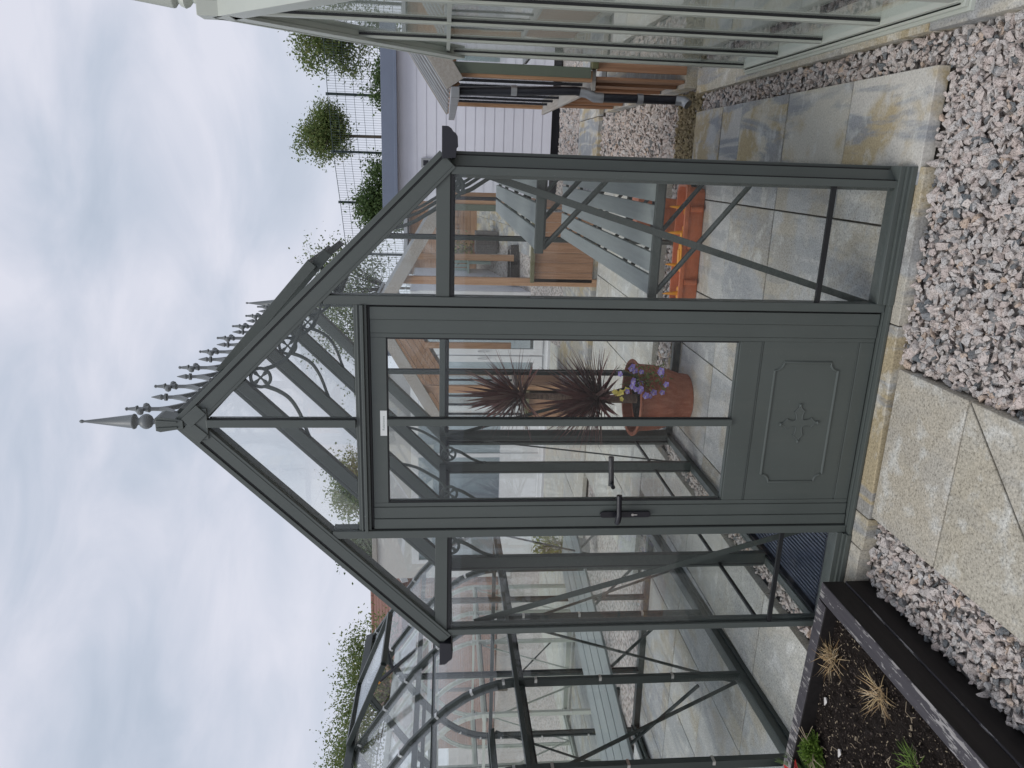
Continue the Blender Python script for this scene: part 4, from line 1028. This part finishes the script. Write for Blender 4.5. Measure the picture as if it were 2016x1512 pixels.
# ================================================================== trees
def tree(name, label, base, crown, nleaf, ls, mat, trunk_r=.06, group=None, clump=.22, nclump=46, cat='tree', drop=0.):
    t = thing(name, label, cat, base, 0, group)
    cs = []; ws = []
    for (cx, cy, cz, rx, ry, rz_) in crown:
        for _ in range(int(nclump * rx * rz_ / (crown[0][3] * crown[0][5]) + 3)):
            d = rng.normal(size=3); d /= np.linalg.norm(d); rad = rng.random() ** .42
            p = np.array([cx, cy, cz]) + d * np.array([rx, ry, rz_]) * rad; cs.append(p); ws.append(.5 + rng.random())
    cs = np.array(cs); ws = np.array(ws)
    c0_ = np.array(crown[0][:3]); v_ = cs - c0_; spray = rng.random(len(cs)) < .22
    cs = c0_ + v_ * np.where(spray, rng.uniform(1.05, 1.38, len(cs)), rng.uniform(.8, 1.03, len(cs)))[:, None]
    for _ in range(5):
        h = c0_ + rng.normal(size=3) * np.array(crown[0][3:]) * .75; ws[np.linalg.norm((cs - h) / np.array(crown[0][3:]), axis=1) < .36] *= .12
    ws[spray] *= .45; ws /= ws.sum()
    k = rng.choice(len(cs), nleaf, p=ws); P = cs[k] + rng.normal(size=(nleaf, 3)) * clump * np.array([1, 1, .8])
    P[:, 2] -= drop * rng.random(nleaf)
    n1 = rng.normal(size=(nleaf, 3)); n1 /= np.linalg.norm(n1, axis=1)[:, None]; n2 = np.cross(n1, rng.normal(size=(nleaf, 3))); n2 /= np.linalg.norm(n2, axis=1)[:, None]
    s_ = (ls * rng.uniform(.6, 1.3, nleaf))[:, None]
    V = np.stack([P - n1 * s_, P + n2 * s_ * .55, P + n1 * s_, P - n2 * s_ * .55], 1).reshape(-1, 3)
    me = bpy.data.meshes.new('foliage'); me.from_pydata(V.tolist(), [], np.arange(nleaf * 4).reshape(-1, 4).tolist()); me.materials.append(mat)
    o = bpy.data.objects.new('foliage', me); COL.objects.link(o); o.parent = t
    m = MB(); c0 = crown[0]; top = Vector((c0[0], c0[1], c0[2] + c0[5] * .5)); fork = Vector((c0[0] * .6, c0[1] * .6, c0[2] - c0[5] * .85))
    m.tube([(0, 0, 0), fork * .5 + Vector((.02, 0, 0)), fork], [trunk_r, trunk_r * .8, trunk_r * .65], 8)
    for i in rng.choice(len(cs), min(len(cs), 40), replace=False):
        e = Vector(cs[i]); mid = fork.lerp(e, .5) + Vector((0, 0, .12)); m.tube([fork, mid, e], [trunk_r * .4, trunk_r * .22, trunk_r * .07], 5, caps=False)
    m.build('trunk', M['bark'], t, smooth=True, recalc=False)
    return t
TG = 'trees beyond the mesh fence'
tree('tree', 'round-headed green tree on a forked trunk, rising highest above the grey flat roof', (1.50, 17.5, 0), [(0, 0, 4.78, .68, .6, .42), (-.15, 0, 5.15, .42, .4, .33), (.05, 0, 4.42, .55, .45, .33), (.35, 0, 4.6, .42, .4, .3)], 10920, .034, M['leafmid'], .055, TG, .13, 60)
tree('bush', 'broad dark green bush against the mesh fence beside the round-headed tree', (.05, 15.4, 0), [(0, 0, 3.0, .85, .5, .75), (-.3, 0, 3.5, .4, .35, .3), (.55, 0, 3.1, .4, .3, .3)], 10920, .037, M['leafdark'], .05, TG, .14, 60, cat='bush')
tree('tree', 'loose green tree by the sage white gable roof', (3.75, 17.5, 0), [(0, 0, 4.75, .8, .6, .75), (-.3, 0, 5.0, .35, .35, .3), (-.35, 0, 4.1, .5, .4, .5), (1.2, 0, 4.6, .9, .6, .9)], 11760, .037, M['leafmid'], .06, TG, .14, 60)
tree('bush', 'small green bush low on the mesh fence between the two trees', (2.5, 15.5, 0), [(0, 0, 3.05, .40, .4, .42), (.35, 0, 3.1, .3, .3, .3), (-.3, 0, 2.9, .3, .3, .3)], 4620, .037, M['leafdark'], .04, TG, .12, 40, cat='bush')
tree('tree', 'feathery pale green tree showing behind the propped roof vent', (-2.3, 17.0, 0), [(0, 0, 4.0, 1.2, .8, 1.0), (.7, 0, 4.6, .4, .4, .45), (-1.2, 0, 4.2, .9, .6, 1.0), (-.2, 0, 4.9, .5, .4, .3)], 10920, .037, M['leafpale'], .05, TG, .22, 60)
tree('tree', 'small leafy tree standing above the pebbledash house wall', (-7.6, 16.5, 0), [(0, 0, 4.05, .9, .7, .75), (-.6, 0, 4.3, .4, .4, .35)], 6720, .042, M['leafmid'], .06, TG, .2, 40)
tree('tree', 'rounded tree between the pebbledash wall and the tiled roof', (-9.9, 17, 0), [(0, 0, 4.1, .6, .6, .6), (.3, 0, 3.6, .5, .5, .4)], 5460, .042, M['leafdark'], .06, TG, .2, 40)
tree('tree', 'ragged tree behind the ridge of the dark curved greenhouse', (-12.2, 13.5, 0), [(0, 0, 3.7, 1.3, .8, .8), (-1.4, 0, 4.0, 1.0, .7, .7), (1.2, 0, 3.5, .8, .7, .7), (-2.6, 0, 4.0, .9, .7, .8)], 14700, .037, M['leafmid'], .06, TG, .22, 70)

# ================================================================== far buildings on the left
hs = thing('house', 'pebbledash house wall with pale coping behind the glass roofs', 'house', (-9.3, 14.2, 0))
m = MB(); m.box(0, 4.0, 0, 5, -.05, 3.35); m.build('wall', M['render'], hs)
m = MB(); m.box(-.06, 4.06, -.06, 5.06, 3.35, 3.47); m.build('coping', M['greywood'], hs, bevel=.01)
m = MB(); m.box(1.2, 2.4, -.03, .02, 1.0, 2.2); w = m.build('window', M['white'], hs, bevel=.01); m = MB(); m.box(1.27, 2.33, -.036, -.031, 1.07, 2.13); m.build('window_pane', M['dkglass'], w)
hs = thing('house', 'brick house with red-brown tiled roof and ball ridge finial', 'house', (-18.2, 18, 0))
m = MB(); m.box(0, 6.4, 0, 6, -.05, 3.0); m.build('wall', M['brick'], hs)
m = MB()
for s in (1, -1):
    for k in range(9):
        a0, a1 = k / 9, (k + 1) / 9 + .02
        m.bar((3.2, 3 - s * (3.2 * a1), 4.15 - 1.2 * a1 + .03 + .012), (3.2, 3 - s * 3.2 * a0, 4.15 - 1.2 * a0 + .03), 6.8, .03, (0, -s * .35, 1))
rf = m.build('roof', M['rooftile'], hs)
m = MB()
for k in range(22): m.tube([(-.2 + k * .31, 3, 4.19), (.09 + k * .31, 3, 4.19)], .09, 10)
m.build('ridge_tile', M['rooftile'], rf, smooth=True)
m = MB(); m.lathe([(.1, 4.15), (.1, 4.3), (.05, 4.33), (.09, 4.4), (.1, 4.45), (.06, 4.53), (.005, 4.56)], (6.5, 3, 0), 14); m.build('ridge_finial', M['rooftile'], rf, smooth=True)
m = MB(); 
for s in (1, -1): m.bar((6.62, 3, 4.08), (6.62, 3 - s * 3.25, 2.86), .04, .2, (0, 0, 1))
m.build('barge_board', M['white'], rf)

# ================================================================== white framed conservatory and things behind the cedar greenhouse
cv = thing('conservatory', 'white plastic framed conservatory with double doors behind the cedar doorway', 'conservatory', (-5.8, 8.9, 0))
CW = 4.8
m = MB(); m.box(0, CW, 0, .07, 0, .10); m.box(0, CW, 0, .07, 2.12, 2.24); m.box(0, CW, -.04, 0, -.05, .035)
for x in (0, 1.0, 2.0, 2.75, CW - .055): m.box(x, x + .07, .0, .07, .1, 2.12)
m.build('frame', M['white'], cv, bevel=.004)
for x in (2.82, 3.79):
    d = MB()
    for a, b in ((x, x + .10), (x + .85, x + .95)): d.box(a, b, -.02, .05, .11, 2.10)
    d.box(x + .1, x + .85, -.02, .05, .11, .26); d.box(x + .1, x + .85, -.02, .05, 1.98, 2.1)
    d = d.build('door', M['white'], cv, bevel=.004)
    m = MB(); m.box(x + .1, x + .85, .0, .02, .26, 1.98); m.build('door_pane', M['dkglass'], d)
    hx = x + .90 if x < 3.5 else x + .05
    m = MB(); m.tube([(hx, -.02, 1.02), (hx, -.06, 1.02), (hx, -.06, 1.16), (hx, -.02, 1.16)], .011, 8); m.build('door_handle', M['white'], d, smooth=True)
for a, b in ((.07, 1.0), (1.07, 2.0), (2.07, 2.75)):
    m = MB(); m.box(a, b, .02, .045, .1, .75); m.build('lower_panel', M['white'], cv); pane(cv, [(a, .03, .76), (b, .03, .76), (b, .03, 2.12), (a, .03, 2.12)], (0, 1, 0), M['dkglass'])
m = MB(); m.prism([(-.1, 2.24), (CW + .1, 2.24), (CW + .1, 2.30), (CW / 2, 3.0), (-.1, 2.30)], lambda a, b: (a, -.1, b), lambda a, b: (a, 2.8, b)); m.build('roof', M['glass2'], cv)
m = MB(); m.box(.0, CW, 2.6, 2.7, 0, 2.24); m.box(0, .1, .08, 2.6, 0, 2.24); m.box(CW - .1, CW, .08, 2.6, 0, 2.24); m.build('back_wall', M['clad'], cv)
nb_ = thing('navy_shed', 'dark navy clad shed end rising beyond the cedar roof', 'shed', (-2.9, 12.2, 0))
m = MB()
for k in range(15): m.box(0, .95, -.02, .02, .02 + k * .2, .215 + k * .2)
m.box(0, .95, .021, 1.5, .02, 3.0); m.build('wall', M['navy'], nb_, bevel=.003)
m = MB(); m.box(-.05, 1.0, -.1, 1.6, 3.02, 3.08); m.build('roof', M['black'], nb_)
# gently rising display terrace beyond the cedar greenhouse
tv = MB(); tz = lambda y: (y - 7.2) * .205
def tquad(x0, x1, y0, y1, mi, up=.0):
    tv.add([(x, y, tz(y) + dz) for dz in (up - .05, up) for x, y in ((x0, y0), (x1, y0), (x1, y1), (x0, y1))], [(3, 2, 1, 0), (4, 5, 6, 7), (0, 1, 5, 4), (1, 2, 6, 5), (2, 3, 7, 6), (3, 0, 4, 7)], mi)
tquad(-1.55, .33, 7.2, 14.5, 1, -.012)
for j in range(10):
    for i in range(2): tquad(-.43 + i * .38 + .003, -.05 + i * .38 - .003, 7.22 + j * .6, 7.814 + j * .6, 0, .004)
tv.build('terrace', [M['slab'], M['ground']])['kind'] = 'structure'
sh = thing('summerhouse', 'timber summerhouse with small square windows beyond the cedar dado', 'summerhouse', (-1.25, 12.4, tz(12.4)))
m = MB()
for k in range(10): m.box(0, 1.62, -.012, .03, .0 + k * .13, .125 + k * .13)
m.box(0, 1.62, .031, 1.6, .0, 1.35); m.build('wall', M['cedx'], sh, bevel=.003)
for x in (.10, .62, 1.15):
    m = MB(); m.box(x, x + .40, -.03, -.0125, .38, .82); f = m.build('window', M['cedz'], sh, bevel=.004); m = MB(); m.box(x + .06, x + .34, -.034, -.0305, .44, .76); m.build('window_pane', M['dkglass'], f)
m = MB(); m.box(-.1, 1.72, -.15, 1.7, 1.37, 1.44); m.build('roof', M['zinc'], sh)
ms = thing('garden_bench', 'mint green slatted bench beside the summerhouse', 'bench', (-1.46, 11.35, tz(11.35)))
for k in range(9):
    m = MB(); m.box(k * .075, k * .075 + .055, 0, .025, .42, .92); m.build('back_slat', M['mint'], ms)
m = MB(); m.box(-.02, .68, -.4, -.0, .40, .43); m.build('seat', M['mint'], ms)
for x in (0, .63):
    m = MB(); m.box(x, x + .05, -.38, -.33, 0, .40); m.build('leg', M['mint'], ms); m = MB(); m.box(x, x + .05, .026, .07, 0, .92); m.build('leg', M['mint'], ms)
def pot_at(label, loc, h, r, mat, plantlabel, leaf, n=420, spread=.22, top=.3):
    t = thing('plant_pot', label, 'pot', loc)
    m = MB(); m.lathe([(r * .68, 0), (r * .72, .01), (r * .95, h * .86), (r * 1.06, h * .87), (r * 1.08, h), (r * .92, h), (r * .9, h * .9), (.01, h * .88)], n=24); m.build('pot_body', mat, t, smooth=True)
    p = thing('potted_plant', plantlabel, 'plant', (loc[0], loc[1], loc[2] + h * .88)); m = MB()
    for i in range(n):
        a = random.uniform(0, 6.28); q = Vector((math.cos(a) * random.random() * spread, math.sin(a) * random.random() * spread, random.uniform(.0, top)))
        leaf_strip(m, q, (random.gauss(0, 1), random.gauss(0, 1), random.gauss(.5, .6)), random.uniform(.06, .12), .03, .4, 3)
    for i in range(14): m.tube([(random.uniform(-.03, .03), random.uniform(-.03, .03), 0), (random.uniform(-spread, spread) * .7, random.uniform(-spread, spread) * .7, top * .8)], .004, 4, 1)
    m.build('foliage', [leaf, M['twig']], p, recalc=False); return t
pot_at('terracotta pot beside the wicker planter', (-.62, 11.5, tz(11.5)), .3, .17, M['terra'], 'yellowish green leafy plant in the far terracotta pot', M['leafyel'], 460, .34, .5)
pot_at('plain pot behind the dark curved greenhouse', (-3.3, 4.9, .02), .25, .15, M['zinc'], 'yellow-green spiky plant behind the slatted bench', M['leafyel'], 380, .26, .42)
pot_at('low dark pot by the mint bench', (-1.2, 10.2, tz(10.2)), .2, .18, M['black'], 'dark evergreen plant by the mint bench', M['leafdark'], 380, .26, .3)
wp = thing('wicker_planter', 'grey woven wicker planter on the far gravel', 'planter', (-.42, 10.9, tz(10.9)))
m = MB()
for k in range(11):
    for j in range(9): m.box(-.19 + j * .043, -.15 + j * .043, -.19 + (k + j) % 2 * .006, -.17 + (k + j) % 2 * .006, .02 + k * .034, .05 + k * .034)
m.box(-.185, .195, -.165, .18, .0, .40); m.build('basket', M['wicker'], wp, bevel=.004)
tp = thing('timber_bed', 'small dark timber edged bed on the far slabs', 'raised bed', (-.62, 9.55, tz(9.55)), R(8))
m = MB(); m.box(-.3, .3, -.03, .03, 0, .14); m.box(-.3, -.24, .031, .6, 0, .14); m.box(.24, .3, .031, .6, 0, .14); m.box(-.239, .239, .54, .6, 0, .14); m.build('edging', M['sleeper'], tp, bevel=.004)
m = MB(); m.box(-.239, .239, .031, .539, 0, .09); m.build('compost', M['soil'], tp)
tt = thing('trough', 'terracotta trough standing under the far end of the bench', 'trough', (.62, 2.72, 0))
m = MB(); m.prism([(-.13, 0), (.13, 0), (.155, .30), (.165, .30), (.165, .34), (-.165, .34), (-.165, .30), (-.155, .30)], lambda a, b: (a, -.10, b), lambda a, b: (a, .10, b)); m.build('trough_body', M['terraplastic'], tt, bevel=.006)
m = MB(); m.box(-.07, .07, -.106, -.1005, .1, .2); m.build('panel', M['terraplastic'], tt, bevel=.003)

# ================================================================== raised bed at the front left
bed = thing('raised_bed', 'raised bed of dark stained peeling timber sleepers by the door path', 'raised bed', (-.66, -.10, 0))
m = MB(); m.box(-.078, .0, -1.7, -.005, .045, .142); m.build('sleeper', M['sleeper'], bed, bevel=.006)
m = MB(); m.box(-.072, .006, -1.7, -.012, -.06, .0445); m.build('sleeper', M['sleeper'], bed, bevel=.006)
bed2 = MB(); bed2.box(-1.8, .0, -.065, .0, .052, .143); o = bed2.build('sleeper', M['sleeper'], bed, bevel=.006)
m = MB(); m.box(-1.8, -.002, -.062, -.004, -.06, .0515); m.build('sleeper', M['sleeper'], bed, bevel=.006)
o.rotation_euler = (0, 0, R(-3)); o.location = (0, .0, 0)
bed.children[0].location.z = 0
for ch in list(bed.children)[2:]: ch.rotation_euler = (0, 0, R(-3.5)); ch.location = (-.079, -.002, 0)
# soil surface with relief
nx, ny = 90, 110; xs = np.linspace(-1.9, -.70, nx); ys = np.linspace(-1.8, -.06, ny)
XX, YY = np.meshgrid(xs, ys); ZZ = .075 + .012 * np.sin(XX * 5.1) * np.cos(YY * 4.3) + rng.normal(0, .0055, XX.shape)
V = np.stack([XX, YY, ZZ], -1).reshape(-1, 3); F = [(j * nx + i, j * nx + i + 1, (j + 1) * nx + i + 1, (j + 1) * nx + i) for j in range(ny - 1) for i in range(nx - 1)]
keep = [f for f in F if V[f[0]][1] < -.12 + (V[f[0]][0] + .73) * -.06 or True]
m = MB(); m.add(V.tolist(), keep, 0)
for i in range(5200):      # crumbs, bark chips and fibre scraps of the compost
    x, y = random.uniform(-1.75, -.74), random.uniform(-1.25, -.13); s_ = random.uniform(.0010, .0028) * (2.4 if random.random() < .04 else 1)
    p = Vector((x, y, .078 + .012 * math.sin(x * 5.1) * math.cos(y * 4.3) + random.uniform(-.002, .004))); d = Vector((random.gauss(0, 1), random.gauss(0, 1), random.gauss(0, .4))).normalized()
    m.bar(p - d * s_ * random.uniform(1, 2.6), p + d * s_, s_ * 1.2, s_ * .8, (0, 0, 1), 1 if random.random() < .2 else 2)
for i in range(46):
    x, y = random.uniform(-1.6, -.76), random.uniform(-1.1, -.15); a = random.uniform(0, 6.28); l = random.uniform(.01, .035)
    m.tube([(x, y, .088), (x + math.cos(a) * l, y + math.sin(a) * l, .094), (x + math.cos(a + .5) * l * 1.8, y + math.sin(a + .5) * l * 1.8, .088)], .0012, 4, 1, caps=False)
M['chip'] = mat_plain('bark_chip', (.055, .04, .032), .9, .4, 80)
soil = m.build('soil', [M['soil'], M['twig'], M['chip']], None, recalc=False); soil['kind'] = 'stuff'; tag(soil, 'dark crumbly compost filling the raised bed', 'soil')
def tuft(name, label, loc, n, L, mat, w=.0035, spread=1.0, up=.7, cat='plant', droop=.9):
    t = thing(name, label, cat, loc); m = MB(); lean = random.uniform(0, 6.28)
    for i in range(n):
        a = random.uniform(0, 6.28); r_ = random.random() ** .7 * .045; b = lean + random.gauss(0, 1.1) if random.random() < .6 else a
        d = Vector((math.cos(b) * random.uniform(.3, spread), math.sin(b) * random.uniform(.3, spread), random.uniform(-.05, up)))
        leaf_strip(m, (math.cos(a) * r_, math.sin(a) * r_, random.uniform(.004, .03)), d, random.uniform(L * .35, L), w * random.uniform(.6, 1.1), random.uniform(-.3, droop), 6, .1)
    m.build('blades', mat, t, recalc=False); return t
tuft('dry_grass', 'dead straw tuft close to the pointed corner of the raised bed', (-.965, -.205, .082), 120, .105, M['straw'], cat='dead plant')
tuft('dry_grass', 'dead straw tuft leaning against the long front sleeper', (-.875, -.535, .082), 85, .10, M['straw'], cat='dead plant')
tuft('grass_tuft', 'green and straw grass tuft by the near end of the long sleeper', (-.97, -.77, .082), 60, .08, M['heather'], cat='plant')
he = thing('heather', 'bright green heather bush in the corner of the raised bed', 'plant', (-1.44, -.20, .08)); m = MB()
for i in range(230):
    a = random.uniform(0, 6.28); el = random.uniform(.1, 1.5); d = Vector((math.cos(a) * math.cos(el), math.sin(a) * math.cos(el), math.sin(el))); L = random.uniform(.05, .09)
    m.tube([d * .01, d * L], .0011, 3, 0, caps=False)
    for k in range(9):
        p = d * L * (.3 + .08 * k); q = Vector((random.gauss(0, 1), random.gauss(0, 1), random.gauss(.5, 1))).normalized(); leaf_strip(m, p, q, .012, .005, .1, 2)
m.build('foliage', M['heather'], he, recalc=False)
m = MB()
for i in range(16):
    a = random.uniform(0, 6.28); m.tube([(0, 0, .01), (math.cos(a) * .05, math.sin(a) * .05, .05), (math.cos(a) * random.uniform(.07, .12), math.sin(a) * random.uniform(.07, .12), random.uniform(.02, .08))], .0016, 4, caps=False)
m.build('dead_stem', M['twig'], he)
rd = thing('red_leaf_plant', 'plant with glossy red leaves at the edge of the raised bed', 'plant', (-1.555, -.215, .08)); m = MB()
for i in range(16):
    a = random.uniform(0, 6.28); leaf_strip(m, (0, 0, random.uniform(.02, .10)), (math.cos(a), math.sin(a), random.uniform(-.1, .9)), random.uniform(.05, .085), .045, .5, 6, .18)
m.build('leaf', M['red'], rd, smooth=True, recalc=False); m = MB(); m.tube([(0, 0, 0), (0, 0, .11)], .003, 6); m.build('stem', M['twig'], rd)
fe = thing('conifer_sprig', 'dark feathery conifer sprig overhanging the back sleeper', 'plant', (-1.60, -.14, .09)); m = MB()
for i in range(46):
    a = random.uniform(0, 6.28); d = Vector((math.cos(a), math.sin(a), random.uniform(.1, 1.2))).normalized(); L = random.uniform(.07, .14)
    for k in range(14):
        for s in (-1, 1): leaf_strip(m, d * L * (k / 14), (d + d.cross(Vector((0, 0, 1))) * s * .8), .022, .004, .2, 2)
m.build('foliage', M['leafdark'], fe, recalc=False)
for (x, y, lb) in ((-1.18, -.20, 'pale pebble on the compost near the back sleeper'), (-1.305, -.355, 'rounded white pebble beside a twig in the middle of the compost')):
    t = thing('pebble', lb, 'pebble', (x, y, .088)); rv, rf_ = ROCKS[3]; m = MB(); m.add((rv * np.array([.019, .016, .012])).tolist(), rf_.tolist()); m.build('stone', M['pebble'], t)
    
# ================================================================== light, sky, camera
SUN_EL, SUN_AZ = R(58), R(215)      # azimuth measured from +Y clockwise
w = bpy.data.worlds.new('World'); S.world = w; w.use_nodes = True; nt = w.node_tree; nt.nodes.clear()
sky = nt.nodes.new('ShaderNodeTexSky'); sky.sky_type = 'NISHITA'; sky.sun_disc = False; sky.sun_elevation = SUN_EL; sky.sun_rotation = SUN_AZ; sky.air_density = 1.0; sky.dust_density = 2.0
tc = nt.nodes.new('ShaderNodeTexCoord'); mp = nt.nodes.new('ShaderNodeMapping'); mp.inputs['Scale'].default_value = (1.0, 1.0, 2.3); mp.inputs['Rotation'].default_value = (0, R(20), R(40))
nt.links.new(tc.outputs['Generated'], mp.inputs[0])
n1 = noise(nt, mp.outputs[0], 4.2, 6, .52, .5); n2 = noise(nt, mp.outputs[0], 1.7, 4, .5, .2)
sm = mth(nt, 'ADD', mth(nt, 'MULTIPLY', n1, .55), mth(nt, 'MULTIPLY', n2, .45))
cl = ramp(nt, [(.37, (5.0, 5.65, 6.75)), (.45, (5.75, 6.3, 7.4)), (.52, (6.6, 6.95, 8.0)), (.60, (7.6, 7.75, 8.7))], sm)
# brighter cloud low down
sx = nt.nodes.new('ShaderNodeSeparateXYZ'); nt.links.new(tc.outputs['Generated'], sx.inputs[0])
low = ramp(nt, [(.0, (1, 1, 1)), (.10, (.9, .9, .9)), (.28, (0, 0, 0))], sx.outputs[2])
cc = mixc(nt, mth(nt, 'MULTIPLY', low.outputs[0], .55), cl.outputs[0], (7.7, 7.9, 8.9))
col = mixc(nt, .95, sky.outputs[0], cc)
bg = nt.nodes.new('ShaderNodeBackground'); bg.inputs[1].default_value = .10; ow = nt.nodes.new('ShaderNodeOutputWorld')
nt.links.new(col, bg.inputs[0]); nt.links.new(bg.outputs[0], ow.inputs[0])
ld = bpy.data.lights.new('sun', 'SUN'); ld.energy = 1.5; ld.angle = R(28); ld.color = (1, .965, .92)
lo = bpy.data.objects.new('sun', ld); COL.objects.link(lo)
sd = Vector((math.sin(SUN_AZ) * math.cos(SUN_EL), math.cos(SUN_AZ) * math.cos(SUN_EL), math.sin(SUN_EL)))
lo.rotation_euler = sd.to_track_quat('Z', 'Y').to_euler(); lo.location = sd * 30

cam = bpy.data.cameras.new('camera'); co = bpy.data.objects.new('camera', cam); COL.objects.link(co)
r_, d_, f_ = Vector((.95790198, .28703787, .00575003)), Vector((.03197869, -.08677274, -.99571475)), Vector((-.28530889, .953981, -.09229887))
mt = Matrix((d_, r_, -f_)).transposed().to_4x4(); mt.translation = (.96283625, -2.69356216, 1.712); co.matrix_world = mt
cam.sensor_fit = 'HORIZONTAL'; cam.sensor_width = 36; cam.lens = 26.015; cam.clip_start = .05; cam.clip_end = 500
S.camera = co
S.render.resolution_x, S.render.resolution_y = 1024, 768
S.view_settings.view_transform = 'Standard'; S.view_settings.look = 'None'; S.view_settings.gamma = 1; S.view_settings.exposure = 0; S.view_settings.use_curve_mapping = False
cy = S.cycles; cy.transparent_max_bounces = 48; cy.max_bounces = 10; cy.glossy_bounces = 5; cy.diffuse_bounces = 4; cy.use_denoising = True; cy.caustics_reflective = False; cy.caustics_refractive = False
